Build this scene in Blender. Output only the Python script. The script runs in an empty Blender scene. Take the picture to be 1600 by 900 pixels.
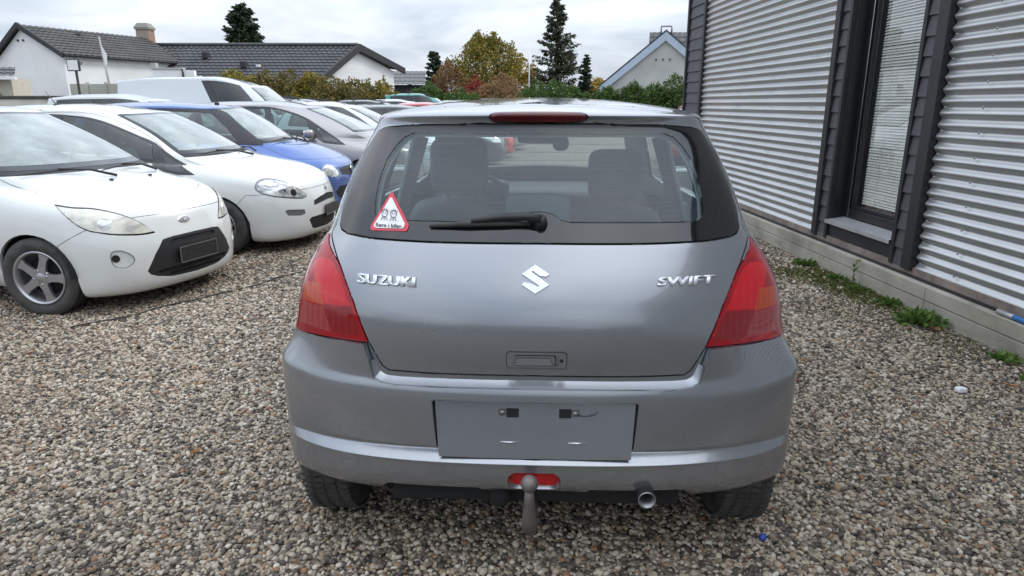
import bpy, bmesh, math, random
import numpy as np
from mathutils import Vector, Matrix, Quaternion
from mathutils.bvhtree import BVHTree
random.seed(7)
RNG = np.random.default_rng(11)
R = math.radians
scene = bpy.context.scene
COL = scene.collection

# ------------------------------------------------------------------ camera, sky, sun, exposure
cam_d = bpy.data.cameras.new('camera')
cam = bpy.data.objects.new('camera', cam_d)
COL.objects.link(cam)
cam.location = (0, 0, 1.455)
cam.rotation_euler = (R(90 - 15.2), 0, 0)
cam_d.sensor_width = 36
cam_d.lens = 36 * 1060 / 1600
cam_d.clip_start = .05
cam_d.clip_end = 3000
scene.camera = cam

SUN_EL, SUN_AZ = 38, 60            # elevation; azimuth measured from +Y towards +X
world = bpy.data.worlds.new('World')
scene.world = world
world.use_nodes = True
def build_world():
    nt = world.node_tree; N = nt.nodes; L = nt.links
    for n in list(N): N.remove(n)
    out = N.new('ShaderNodeOutputWorld'); bg = N.new('ShaderNodeBackground')
    L.new(bg.outputs[0], out.inputs[0])
    sky = N.new('ShaderNodeTexSky'); sky.sky_type = 'NISHITA'; sky.sun_disc = False
    sky.sun_elevation = R(SUN_EL); sky.sun_rotation = R(SUN_AZ)
    sky.air_density = 1.0; sky.dust_density = 2.5
    bg.inputs['Strength'].default_value = .15
    tc = N.new('ShaderNodeTexCoord')
    sep = N.new('ShaderNodeSeparateXYZ'); L.new(tc.outputs['Generated'], sep.inputs[0])
    def math_(op, a, b=None, c=None):
        m = N.new('ShaderNodeMath'); m.operation = op
        for i, v in enumerate((a, b, c)):
            if v is None: continue
            if isinstance(v, (int, float)): m.inputs[i].default_value = v
            else: L.new(v, m.inputs[i])
        return m.outputs[0]
    zc = math_('MAXIMUM', sep.outputs[2], 0.0)
    den = math_('ADD', zc, .16)
    px = math_('DIVIDE', sep.outputs[0], den); py = math_('DIVIDE', sep.outputs[1], den)
    cmb = N.new('ShaderNodeCombineXYZ'); L.new(px, cmb.inputs[0]); L.new(py, cmb.inputs[1])
    no = N.new('ShaderNodeTexNoise'); no.inputs['Scale'].default_value = .80
    no.inputs['Detail'].default_value = 7; no.inputs['Roughness'].default_value = .52; no.inputs['Distortion'].default_value = .35
    L.new(cmb.outputs[0], no.inputs['Vector'])
    ramp = N.new('ShaderNodeValToRGB')
    e = ramp.color_ramp.elements
    e[0].position = .36; e[0].color = (3.7, 4.35, 5.3, 1)
    e[1].position = .66; e[1].color = (8.0, 8.4, 9.0, 1)
    L.new(no.outputs['Fac'], ramp.inputs[0])
    # overcast luminance: brighter towards the zenith
    lum = math_('MULTIPLY_ADD', zc, 1.45, .66)
    vm = N.new('ShaderNodeVectorMath'); vm.operation = 'SCALE'
    L.new(ramp.outputs[0], vm.inputs[0]); L.new(lum, vm.inputs['Scale'])
    mix = N.new('ShaderNodeMix'); mix.data_type = 'RGBA'
    mix.inputs['Factor'].default_value = .90
    L.new(sky.outputs[0], mix.inputs['A']); L.new(vm.outputs[0], mix.inputs['B'])
    L.new(mix.outputs['Result'], bg.inputs['Color'])
build_world()
sun_d = bpy.data.lights.new('sun', 'SUN'); sun_d.energy = 1.5; sun_d.angle = R(14); sun_d.color = (1, .96, .90)
sun = bpy.data.objects.new('sun', sun_d); COL.objects.link(sun)
sd = Vector((math.sin(R(SUN_AZ)) * math.cos(R(SUN_EL)), math.cos(R(SUN_AZ)) * math.cos(R(SUN_EL)), math.sin(R(SUN_EL))))
sun.rotation_euler = sd.to_track_quat('Z', 'Y').to_euler()
vs = scene.view_settings
vs.view_transform = 'Standard'; vs.look = 'None'; vs.gamma = 1; vs.exposure = .28; vs.use_curve_mapping = False
scene.cycles.use_denoising = True
scene.cycles.max_bounces = 8
scene.cycles.transparent_max_bounces = 16

# ------------------------------------------------------------------ helpers
def tag(o, label=None, cat=None, group=None, kind=None):
    if label: o['label'] = label
    if cat: o['category'] = cat
    if group: o['group'] = group
    if kind: o['kind'] = kind
    return o

def empty(name, loc=(0, 0, 0), rz=0):
    o = bpy.data.objects.new(name, None); COL.objects.link(o)
    o.location = loc; o.rotation_euler = (0, 0, rz); o.empty_display_size = .1
    return o

def mobj(name, verts, faces, mat=None, parent=None, smooth=False, loc=None):
    me = bpy.data.meshes.new(name)
    me.from_pydata([tuple(map(float, v)) for v in verts], [], [tuple(map(int, f)) for f in faces])
    me.update()
    if smooth: me.polygons.foreach_set('use_smooth', [True] * len(me.polygons))
    o = bpy.data.objects.new(name, me); COL.objects.link(o)
    if mat: me.materials.append(mat)
    if parent: o.parent = parent
    if loc is not None: o.location = loc
    return o

def share(name, me, parent=None, loc=(0, 0, 0), rot=(0, 0, 0), scale=(1, 1, 1)):
    o = bpy.data.objects.new(name, me); COL.objects.link(o)
    o.parent = parent; o.location = loc; o.rotation_euler = rot; o.scale = scale
    return o

def copy_tree(o, parent=None):
    c = o.copy(); COL.objects.link(c); c.parent = parent
    for ch in o.children: copy_tree(ch, c)
    return c

class MB:
    """collects simple shapes into one mesh"""
    def __init__(s): s.v = []; s.f = []; s.sm = []
    def add(s, vs, fs, smooth=False):
        b = len(s.v); s.v += [tuple(v) for v in vs]
        s.f += [tuple(i + b for i in f) for f in fs]; s.sm += [smooth] * len(fs); return s
    def box(s, lo, hi, M=None):
        (a, b, c), (d, e, f) = lo, hi
        vs = [(a, b, c), (d, b, c), (d, e, c), (a, e, c), (a, b, f), (d, b, f), (d, e, f), (a, e, f)]
        if M is not None: vs = [M @ Vector(v) for v in vs]
        return s.add(vs, [(0, 3, 2, 1), (4, 5, 6, 7), (0, 1, 5, 4), (1, 2, 6, 5), (2, 3, 7, 6), (3, 0, 4, 7)])
    def rbox(s, c, h, r=.3, n=4, M=None, e=4.0):
        """rounded pillow box: superellipsoid centre c half sizes h"""
        vs = []; fs = []; nu, nv = 6 * n, 3 * n
        def sp(t, p): return math.copysign(abs(t) ** p, t)
        p = 2 / e
        for j in range(nv + 1):
            la = -math.pi / 2 + math.pi * j / nv
            for i in range(nu):
                lo = 2 * math.pi * i / nu
                q = Vector((c[0] + h[0] * sp(math.cos(la), p) * sp(math.cos(lo), p),
                            c[1] + h[1] * sp(math.cos(la), p) * sp(math.sin(lo), p), c[2] + h[2] * sp(math.sin(la), p)))
                vs.append(M @ q if M is not None else q)
        for j in range(nv):
            for i in range(nu):
                fs.append((j * nu + i, j * nu + (i + 1) % nu, (j + 1) * nu + (i + 1) % nu, (j + 1) * nu + i))
        return s.add(vs, fs, True)
    def tube(s, pts, r, n=8, cap=True, smooth=True):
        pts = [Vector(p) for p in pts]; m = len(pts)
        rs = r if isinstance(r, (list, tuple)) else [r] * m
        vs = []; fs = []; up = None
        for i, p in enumerate(pts):
            t = (pts[min(i + 1, m - 1)] - pts[max(i - 1, 0)]).normalized()
            if up is None: up = Vector((0, 0, 1)) if abs(t.z) < .9 else Vector((1, 0, 0))
            a = t.cross(up).normalized(); up = a.cross(t).normalized()
            for k in range(n):
                g = 2 * math.pi * k / n
                vs.append(p + rs[i] * (math.cos(g) * a + math.sin(g) * up))
        for i in range(m - 1):
            for k in range(n):
                fs.append((i * n + k, i * n + (k + 1) % n, (i + 1) * n + (k + 1) % n, (i + 1) * n + k))
        if cap:
            fs.append(tuple(range(n))[::-1]); fs.append(tuple((m - 1) * n + k for k in range(n)))
        return s.add(vs, fs, smooth)
    def lathe(s, prof, n=32, M=None, closed=False):
        """profile (r, y) turned about the local y axis"""
        vs = []; fs = []; m = len(prof)
        for k in range(n):
            g = 2 * math.pi * k / n
            for r, y in prof:
                q = Vector((r * math.cos(g), y, r * math.sin(g))); vs.append(M @ q if M is not None else q)
        for k in range(n):
            k2 = (k + 1) % n
            for i in range(m if closed else m - 1):
                j = (i + 1) % m
                fs.append((k * m + i, k2 * m + i, k2 * m + j, k * m + j))
        return s.add(vs, fs, True)
    def prism(s, poly, d0, d1, M=None):
        """2D polygon in local x,z extruded along local y from d0 to d1"""
        n = len(poly)
        vs = [Vector((a, d0, b)) for a, b in poly] + [Vector((a, d1, b)) for a, b in poly]
        if M is not None: vs = [M @ v for v in vs]
        fs = [tuple(range(n)), tuple(range(2 * n - 1, n - 1, -1))] + [(i, i + n, (i + 1) % n + n, (i + 1) % n) for i in range(n)]
        return s.add(vs, fs)
    def build(s, name, mat=None, parent=None, bevel=0, loc=None, fixn=True):
        o = mobj(name, s.v, s.f, mat, parent, loc=loc)
        o.data.polygons.foreach_set('use_smooth', s.sm)
        if fixn:
            bm = bmesh.new(); bm.from_mesh(o.data); bmesh.ops.recalc_face_normals(bm, faces=bm.faces); bm.to_mesh(o.data); bm.free()
        if bevel:
            m = o.modifiers.new('bevel', 'BEVEL'); m.width = bevel; m.segments = 2; m.limit_method = 'ANGLE'; m.angle_limit = R(40)
        return o

# ------------------------------------------------------------------ materials
MATS = {}
class Nt:
    def __init__(s, name):
        s.m = bpy.data.materials.new(name); s.m.use_nodes = True; MATS[name] = s.m
        s.t = s.m.node_tree; s.N = s.t.nodes; s.L = s.t.links
        s.b = s.N['Principled BSDF']; s.out = s.N['Material Output']
    def n(s, typ, **kw):
        x = s.N.new(typ)
        for k, v in kw.items():
            if k in x.inputs.keys() if isinstance(k, str) else False: s.set(x.inputs[k], v)
            else: setattr(x, k, v)
        return x
    def set(s, inp, v):
        if isinstance(v, bpy.types.NodeSocket): s.L.new(v, inp)
        else: inp.default_value = v
    def p(s, **kw):
        al = dict(color='Base Color', rough='Roughness', metal='Metallic', spec='Specular IOR Level', coat='Coat Weight', crough='Coat Roughness', trans='Transmission Weight', ior='IOR', normal='Normal', alpha='Alpha', emit='Emission Color', estr='Emission Strength', sheen='Sheen Weight', sub='Subsurface Weight')
        for k, v in kw.items():
            i = s.b.inputs[al[k]]
            if k in ('color', 'emit') and isinstance(v, tuple) and len(v) == 3: v = (*v, 1)
            s.set(i, v)
        return s
    def coord(s, kind='Object', scale=(1, 1, 1)):
        tc = s.N.new('ShaderNodeTexCoord'); mp = s.N.new('ShaderNodeMapping')
        s.L.new(tc.outputs[kind], mp.inputs[0]); mp.inputs['Scale'].default_value = scale
        return mp.outputs[0]
    def noise(s, vec, scale, detail=4, rough=.55, dist=0):
        x = s.N.new('ShaderNodeTexNoise'); x.inputs['Scale'].default_value = scale; x.inputs['Detail'].default_value = detail
        x.inputs['Roughness'].default_value = rough; x.inputs['Distortion'].default_value = dist
        if vec is not None: s.L.new(vec, x.inputs['Vector'])
        return x.outputs['Fac']
    def ramp(s, fac, stops, interp='LINEAR'):
        x = s.N.new('ShaderNodeValToRGB'); cr = x.color_ramp; cr.interpolation = interp
        while len(cr.elements) < len(stops): cr.elements.new(.5)
        for e, (p, c) in zip(cr.elements, stops):
            e.position = p; e.color = (*c, 1) if len(c) == 3 else c
        s.L.new(fac, x.inputs[0]); return x.outputs[0]
    def mix(s, fac, a, b, mode='MIX'):
        x = s.N.new('ShaderNodeMix'); x.data_type = 'RGBA'; x.blend_type = mode
        for k, v in (('Factor', fac), ('A', a), ('B', b)):
            if isinstance(v, tuple) and len(v) == 3: v = (*v, 1)
            s.set(x.inputs[k] if k == 'Factor' else x.inputs[k], v) if not (k != 'Factor') else s.set([i for i in x.inputs if i.name == k and i.type == 'RGBA'][0], v)
        return [o for o in x.outputs if o.type == 'RGBA'][0]
    def math(s, op, a, b=0.0, c=None):
        x = s.N.new('ShaderNodeMath'); x.operation = op
        s.set(x.inputs[0], a); s.set(x.inputs[1], b)
        if c is not None: s.set(x.inputs[2], c)
        return x.outputs[0]
    def bump(s, h, strength=.3, dist=.01, normal=None):
        x = s.N.new('ShaderNodeBump'); x.inputs['Strength'].default_value = strength; x.inputs['Distance'].default_value = dist
        s.L.new(h, x.inputs['Height'])
        if normal is not None: s.L.new(normal, x.inputs['Normal'])
        return x.outputs[0]

def simple(name, color, rough=.5, metal=0, var=.12, scale=9, bump=0, bscale=60, **kw):
    """plain surface with slight blotchy variation in colour and gloss"""
    t = Nt(name); v = t.coord()
    f = t.noise(v, scale, 5)
    lo = tuple(c * (1 - var) for c in color); hi = tuple(min(1, c * (1 + var)) for c in color)
    t.p(color=t.ramp(f, [(.3, lo), (.7, hi)]), metal=metal, **kw)
    t.p(rough=t.math('MULTIPLY_ADD', t.noise(v, scale * 2.3, 4), .25 * rough, rough * .87))
    if bump: t.p(normal=t.bump(t.noise(v, bscale, 4), bump, .004))
    return t.m

def paint(name, color, metal=0, rough=.35, coat=1, dirt=.25, flake=0, dcol=(.14, .125, .105)):
    """car paint: clear coat, light road film low on the body, dried rain specks"""
    t = Nt(name); v = t.coord()
    tc = t.N.new('ShaderNodeTexCoord'); sp = t.N.new('ShaderNodeSeparateXYZ'); t.L.new(tc.outputs['Object'], sp.inputs[0])
    low = t.ramp(sp.outputs[2], [(.25, (1, 1, 1)), (.75, (.12, .12, .12))])
    stre = t.noise(t.coord('Object', (14, 14, 1.6)), 1.6, 6, .6)
    fac = t.math('MULTIPLY', t.math('MULTIPLY', low, t.ramp(stre, [(.35, (0, 0, 0)), (.75, (1, 1, 1))])), dirt)
    sk = t.N.new('ShaderNodeTexVoronoi'); sk.inputs['Scale'].default_value = 55; t.L.new(v, sk.inputs['Vector'])
    spm = t.math('MULTIPLY', t.math('LESS_THAN', sk.outputs['Distance'], .10), t.math('GREATER_THAN', t.noise(v, 11, 2), .56))
    fac2 = t.math('MAXIMUM', fac, t.math('MULTIPLY', spm, min(1, dirt * 1.3)))
    base = color
    if flake:
        fn = t.noise(t.coord('Object'), 900, 2)
        base = t.ramp(fn, [(.3, tuple(c * (1 - flake) for c in color)), (.7, tuple(min(1, c * (1 + flake)) for c in color))])
    t.p(color=t.mix(fac2, base, dcol), metal=metal, coat=coat)
    t.p(rough=t.math('MULTIPLY_ADD', fac2, .4, rough), crough=t.math('MULTIPLY_ADD', t.math('ADD', fac2, t.math('MULTIPLY', stre, .12)), .35, .03))
    return t.m

def thin_glass(name, tint=(.82, .90, .87), haze=.06, hcol=(.62, .68, .68), rough=.0, ior=1.5):
    """a single thin pane: tinted see-through, Fresnel reflection and a little patchy haze"""
    t = Nt(name); t.N.remove(t.b)
    tr = t.N.new('ShaderNodeBsdfTransparent'); tr.inputs[0].default_value = (*tint, 1)
    gl = t.N.new('ShaderNodeBsdfGlossy'); gl.inputs['Roughness'].default_value = rough; gl.inputs[0].default_value = (1, 1, 1, 1)
    df = t.N.new('ShaderNodeBsdfDiffuse'); df.inputs[0].default_value = (*hcol, 1)
    fr = t.N.new('ShaderNodeFresnel'); geo = t.N.new('ShaderNodeNewGeometry')
    # same reflectance from either side of the pane
    t.L.new(t.math('MULTIPLY_ADD', geo.outputs['Backfacing'], 1 / ior - ior, ior), fr.inputs['IOR'])
    v = t.coord('Object')
    f2 = t.math('MULTIPLY', t.ramp(t.noise(v, 4.5, 5), [(.3, (.45, .45, .45)), (.7, (1, 1, 1))]), haze)
    m1 = t.N.new('ShaderNodeMixShader'); m2 = t.N.new('ShaderNodeMixShader')
    t.L.new(f2, m1.inputs[0]); t.L.new(tr.outputs[0], m1.inputs[1]); t.L.new(df.outputs[0], m1.inputs[2])
    t.L.new(t.math('MULTIPLY', fr.outputs[0], 1.6), m2.inputs[0]); t.L.new(m1.outputs[0], m2.inputs[1]); t.L.new(gl.outputs[0], m2.inputs[2])
    t.L.new(m2.outputs[0], t.out.inputs[0])
    return t.m

M_BLACK = simple('black_plastic', (.018, .018, .019), .45, bump=.15, bscale=240)
M_RUBBER = simple('rubber', (.050, .048, .045), .75, bump=.3, bscale=120, var=.4, scale=14)
M_TRIM = simple('dark_trim', (.03, .031, .033), .6, bump=.1)
M_LINER = simple('cabin_lining', (.20, .21, .22), .85)
M_CLOTH = simple('seat_cloth', (.085, .10, .115), .9)
M_BADGE = simple('bright_badge', (.74, .76, .79), .22, .45, var=.05)
M_CHROME = simple('chrome', (.78, .79, .80), .10, 1, var=.05)
M_ALLOY = simple('alloy', (.42, .42, .43), .38, .85, var=.12)
M_STEEL = simple('dull_steel', (.30, .30, .31), .45, .9)
M_FRIT = simple('black_glass_band', (.010, .010, .011), .05, coat=.5, var=.2)
M_UNDER = simple('underbody', (.012, .012, .012), .85)
M_WIND = thin_glass('windscreen_glass', (.70, .84, .80), .42, (.66, .74, .71))
M_SIDE = thin_glass('side_glass', (.55, .66, .65), .04)
M_DARKGLASS = thin_glass('tinted_glass', (.16, .19, .20), .03)
# ------------------------------------------------------------------ ground
def build_ground():
    t = Nt('gravel_ground'); v = t.coord('Object')
    vo = t.N.new('ShaderNodeTexVoronoi'); vo.inputs['Scale'].default_value = 34; t.L.new(v, vo.inputs['Vector'])
    sepc = t.N.new('ShaderNodeSeparateColor'); t.L.new(vo.outputs['Color'], sepc.inputs[0])
    col = t.ramp(sepc.outputs[0], PEB, 'CONSTANT')
    big = t.noise(v, .55, 4); dk = t.ramp(big, [(.3, (.72, .72, .72)), (.7, (1.08, 1.06, 1.03))])
    edge = t.ramp(vo.outputs['Distance'], [(.25, (1, 1, 1)), (.7, (.22, .21, .20))])
    base = t.mix(1.0, t.mix(1.0, col, dk, 'MULTIPLY'), edge, 'MULTIPLY')
    far = t.mix(t.ramp(t.noise(v, 1.7, 5), [(.35, (0, 0, 0)), (.7, (.30, .30, .30))]), base, (.12, .105, .085))
    t.p(color=far, rough=.75, spec=.3)
    hh = t.math('SUBTRACT', 1.0, vo.outputs['Distance'])
    t.p(normal=t.bump(hh, .9, .02))
    n = 40; V = []; F = []
    # one sheet to the horizon, finer near the camera
    xs = [-900, -300, -100, -60] + list(np.linspace(-40, 40, 41)) + [60, 100, 300, 900]
    ys = [-900, -300, -100, -60] + list(np.linspace(-20, 60, 41)) + [80, 120, 300, 1500]
    for y in ys:
        for x in xs: V.append((x, y, 0.0))
    m = len(xs)
    for j in range(len(ys) - 1):
        for i in range(m - 1): F.append((j * m + i, j * m + i + 1, (j + 1) * m + i + 1, (j + 1) * m + i))
    o = mobj('ground', V, F, t.m, smooth=True); tag(o, kind='structure')
PEB = [(0, (0.037, 0.034, 0.031)), (.10, (0.296, 0.252, 0.196)), (.25, (0.104, 0.086, 0.069)), (.36, (0.414, 0.367, 0.301)), (.52, (0.192, 0.162, 0.130)), (.64, (0.340, 0.281, 0.210)), (.76, (0.074, 0.065, 0.057)), (.83, (0.244, 0.173, 0.112)), (.90, (0.488, 0.454, 0.392)), (.97, (0.222, 0.115, 0.059))]
def build_gravel():
    """loose pebbles, each a real stone, on the near ground"""
    pm = Nt('pebble')
    oi = pm.N.new('ShaderNodeObjectInfo')
    col = pm.ramp(oi.outputs['Random'], PEB, 'CONSTANT')
    v = pm.coord('Object'); f = pm.noise(v, 3.0, 4)
    c2 = pm.mix(pm.ramp(f, [(.4, (0, 0, 0)), (.7, (.5, .5, .5))]), col, (.145, .125, .10))
    gp = pm.N.new('ShaderNodeNewGeometry'); patch_ = pm.noise(gp.outputs['Position'], .75, 5, .6)
    c2 = pm.mix(1.0, c2, pm.ramp(patch_, [(.32, (.86, .82, .77)), (.5, (1.12, 1.09, 1.04)), (.68, (1.34, 1.31, 1.26))]), 'MULTIPLY')
    pm.p(color=c2, rough=.6, spec=.35)
    coll = bpy.data.collections.new('pebble_kinds')
    for k in range(7):
        bm = bmesh.new(); bmesh.ops.create_icosphere(bm, subdivisions=2, radius=1)
        rs = np.random.default_rng(100 + k)
        ax = np.array([1.0, rs.uniform(.62, .95), rs.uniform(.38, .68)])
        d = [Vector(rs.normal(size=3)).normalized() for _ in range(5)]; a = rs.uniform(-.16, .16, 5)
        cl = [Vector(rs.normal(size=3)).normalized() for _ in range(4)]; ch = rs.uniform(.72, .95, 4)
        for vt in bm.verts:
            n = vt.co.normalized(); r = 1 + sum(q * max(0, n.dot(w)) ** 2 for q, w in zip(a, d))
            p = n * r
            for w, h in zip(cl, ch):
                e = p.dot(w) - h
                if e > 0: p -= w * e * .8
            vt.co = Vector((p.x * ax[0], p.y * ax[1], p.z * ax[2]))
        me = bpy.data.meshes.new('pebble'); bm.to_mesh(me); bm.free()
        me.polygons.foreach_set('use_smooth', [True] * len(me.polygons)); me.materials.append(pm.m)
        o = bpy.data.objects.new('pebble', me); coll.objects.link(o)
    # scatter: density falls with distance; only where the lot can be seen from about here
    P = []
    for (y0, y1, dens, sz) in ((.9, 3.4, 8200, .0077), (3.4, 5.2, 6300, .0086), (5.2, 7.5, 3500, .0110), (7.5, 11, 1600, .014)):
        xa = -.95 * y1 - 1.0; xb = min(3.1, .95 * y1 + 1.0); n = int((xb - xa) * (y1 - y0) * dens)
        x = RNG.uniform(xa, xb, n); y = RNG.uniform(y0, y1, n)
        ok = (np.abs(x) < .85 * y + 1.0) & (x < 3.13 - .0543 * y)
        x, y = x[ok], y[ok]; n = len(x)
        s = sz * np.clip(RNG.lognormal(0, .33, n), .45, 2.0)
        moss = np.clip((x - (2.55 - .0543 * y)) / .5, 0, 1); keep = RNG.uniform(size=n) > moss * .62
        x, y, s = x[keep], y[keep], s[keep]; n = len(x)
        z = s * RNG.uniform(-.15, .62, n)
        P.append(np.stack([x, y, z, s], 1))
    P = np.concatenate(P); n = len(P)
    me = bpy.data.meshes.new('gravel'); me.vertices.add(n); me.vertices.foreach_set('co', P[:, :3].astype(np.float32).ravel())
    at = me.attributes.new('size', 'FLOAT', 'POINT'); at.data.foreach_set('value', P[:, 3].astype(np.float32))
    rot = np.stack([RNG.normal(0, .32, n), RNG.normal(0, .32, n), RNG.uniform(0, 6.283, n)], 1)
    ar = me.attributes.new('turn', 'FLOAT_VECTOR', 'POINT'); ar.data.foreach_set('vector', rot.astype(np.float32).ravel())
    ak = me.attributes.new('pick', 'INT', 'POINT'); ak.data.foreach_set('value', RNG.integers(0, 7, n).astype(np.int32))
    o = bpy.data.objects.new('gravel', me); COL.objects.link(o)
    tag(o, 'loose rounded gravel pebbles in beige, grey and white covering the lot', 'gravel', kind='stuff')
    ng = bpy.data.node_groups.new('scatter', 'GeometryNodeTree')
    ng.interface.new_socket('Geometry', in_out='INPUT', socket_type='NodeSocketGeometry'); ng.interface.new_socket('Geometry', in_out='OUTPUT', socket_type='NodeSocketGeometry')
    N = ng.nodes; L = ng.links
    gi = N.new('NodeGroupInput'); go = N.new('NodeGroupOutput'); ip = N.new('GeometryNodeInstanceOnPoints'); ci = N.new('GeometryNodeCollectionInfo')
    ci.inputs['Collection'].default_value = coll; ci.inputs['Separate Children'].default_value = True; ci.inputs['Reset Children'].default_value = True
    ip.inputs['Pick Instance'].default_value = True
    def attr(nm, typ):
        q = N.new('GeometryNodeInputNamedAttribute'); q.data_type = typ; q.inputs['Name'].default_value = nm; return [s for s in q.outputs if s.enabled and s.name == 'Attribute'][0]
    L.new(gi.outputs[0], ip.inputs['Points']); L.new(ci.outputs[0], ip.inputs['Instance'])
    L.new(attr('pick', 'INT'), ip.inputs['Instance Index']); L.new(attr('size', 'FLOAT'), ip.inputs['Scale'])
    e2 = N.new('FunctionNodeEulerToRotation'); L.new(attr('turn', 'FLOAT_VECTOR'), e2.inputs[0]); L.new(e2.outputs[0], ip.inputs['Rotation'])
    L.new(ip.outputs[0], go.inputs[0])
    md = o.modifiers.new('scatter', 'NODES'); md.node_group = ng
    print('pebbles', n)
build_ground()
build_gravel()
# ------------------------------------------------------------------ corrugated building on the right
def build_workshop():
    root = empty('workshop_building', (3.166, 0, 0), math.atan(.0543))
    tag(root, 'workshop clad in grey horizontal corrugated metal with black slate-edged window', 'building')
    cm = Nt('corrugated_metal'); v = cm.coord('Object')
    st = cm.noise(cm.coord('Object', (1, .5, 6)), 5, 5); bl = cm.noise(v, 1.3, 4)
    cm.p(color=cm.mix(cm.ramp(st, [(.35, (0, 0, 0)), (.75, (.35, .35, .35))]), cm.ramp(bl, [(.3, (.47, .475, .48)), (.7, (.56, .56, .56))]), (.34, .34, .33)), metal=.75, rough=.34)
    Mcor = cm.m
    ct = Nt('concrete'); v = ct.coord('Object'); a = ct.noise(v, 2.2, 7, .6); b = ct.noise(ct.coord('Object', (1, .4, 3)), 3.5, 6, .65)
    base = ct.ramp(a, [(.28, (.19, .175, .14)), (.5, (.33, .305, .25)), (.72, (.42, .39, .33))])
    tcz = ct.N.new('ShaderNodeTexCoord'); spz = ct.N.new('ShaderNodeSeparateXYZ'); ct.L.new(tcz.outputs['Object'], spz.inputs[0])
    base = ct.mix(ct.ramp(b, [(.5, (0, 0, 0)), (.72, (.55, .55, .55))]), base, (.13, .125, .09))
    ct.p(color=base, rough=.9, normal=ct.bump(ct.noise(v, 38, 6, .7), .5, .006)); Mcon = ct.m
    Mwood = simple('weathered_sole_plate', (.20, .165, .14), .85, var=.35, scale=7, bump=.4, bscale=30)
    Mboard = simple('black_board', (.016, .016, .018), .55, var=.3, scale=5, bump=.25, bscale=40)
    Mslate = simple('black_slate', (.062, .061, .068), .6, var=.35, scale=6, bump=.5, bscale=35)
    Mframe = simple('black_window_frame', (.012, .012, .014), .35)
    Msill = simple('grey_metal_sill', (.42, .42, .43), .4, .4, var=.15)
    Mblind = simple('blind_slat', (.64, .64, .60), .5, var=.06)
    Mpane = thin_glass('window_pane', (.94, .95, .94), .02, ior=1.62)
    ZT = 4.15
    # plinth of three board-marked lifts
    for k, (z0, z1, o) in enumerate(((-.15, .1085, .0015), (.110, .212, .0))):
        mb = MB(); n = 60
        rs = np.random.default_rng(k)
        for i in range(n):
            pass
        mb.box((o, -7, z0), (.45, 10.86, z1)); mb.build('plinth_lift', Mcon, root, bevel=.008)
    for s in (4.62,):
        mb = MB(); mb.box((-.0008, s - .003, -.1), (.01, s + .003, .20)); mb.build('shutter_joint', Mwood, root)
    mb = MB(); mb.box((.048, -7, .2122), (.14, 10.80, .232)); mb.build('shadow_line', Mboard, root)  # black strip standing in for the shadow line in the gap above the plinth
    mb = MB(); mb.box((.062, -7, .2322), (.16, 10.80, .285)); mb.build('sole_plate', Mwood, root)
    # core
    mb = MB(); mb.box((.13, -7, .27), (9, 4.96, ZT)); mb.box((.13, 6.22, .27), (9, 10.78, ZT)); mb.box((.30, 4.96, .27), (9, 6.22, ZT)); mb.build('wall_core', Mboard, root)
    mb = MB(); mb.box((-.02, -7.2, ZT), (9.2, 11.0, ZT + .16)); mb.build('roof', Mboard, root)
    mb = MB(); mb.box((.06, 10.75, .27), (9, 10.83, ZT)); mb.build('end_wall', Mslate, root)
    # corrugated sheets, pitch 79 mm
    def sheet(s0, s1, zb, waves, name='corrugated_sheet'):
        n = waves * 12; V = []; F = []
        for j in range(n + 1):
            z = j * .079 / 12; x = .082 - .0125 * math.cos(2 * math.pi * j / 12)
            V += [(x, s0, z), (x, s1, z)]
        for j in range(n): F.append((2 * j, 2 * j + 1, 2 * j + 3, 2 * j + 2))
        V2 = [(x + .0015, s, z) for x, s, z in V]; m = len(V)
        F2 = [tuple(q + m for q in f[::-1]) for f in F]
        # turned edges on vertices of their own, so the faces keep clean normals
        W = V + V2; F3 = []
        for e in (0, 1):
            o_ = len(W); W = W + V[e::2] + V2[e::2]; k = n + 1
            F3 += [(o_ + j, o_ + j + 1, o_ + k + j + 1, o_ + k + j) for j in range(n)]
        o = mobj(name, W, [f[::-1] for f in F] + [f[::-1] for f in F2] + F3, Mcor, root, smooth=True, loc=(0, 0, zb))
        o.data.polygons.foreach_set('use_smooth', [True] * (2 * n) + [False] * len(F3))
        return o
    wv = 10
    for s0, s1 in ((6.425, 10.04), (-7, 4.875)):
        z = .285; me = None
        while z < ZT - .3:
            if me is None: o = sheet(s0, s1, z, wv); me = o.data
            else: share('corrugated_sheet', me, root, (0, 0, z))
            z += wv * .079
    # screws
    def screws(cols, zs):
        mb = MB()
        for s in cols:
            for z in zs:
                q = (.0715, s + .004 * math.sin(z * 40), z)
                mb.lathe([(0, -.006), (.005, -.006), (.007, -.002), (.0085, .0), (.0085, .002)], 7, Matrix.Translation(q) @ Matrix.Rotation(R(-90), 4, 'Z'))
        o = mb.build('screw', M_STEEL, root, fixn=False); o['kind'] = 'stuff'
    zc = [.285 + .0395 + k * .158 for k in range(24)]
    screws((9.59, 8.65, 7.69, 6.75), zc); screws((4.82, 4.46, 3.5, 2.55, 1.6), zc)
    # boards beside the sheets
    for s0, s1, o0, z0, z1 in ((6.335, 6.415, .038, .262, ZT), (6.16, 6.20, .050, .262, ZT), (4.885, 5.0, .036, .262, ZT), (5.135, 5.175, .048, .262, ZT), (10.045, 10.12, .05, .262, ZT), (10.74, 10.80, .03, .262, ZT)):
        mb = MB(); mb.box((o0, s0, z0), (.135, s1, z1)); mb.build('board', Mboard, root, bevel=.004)
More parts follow.
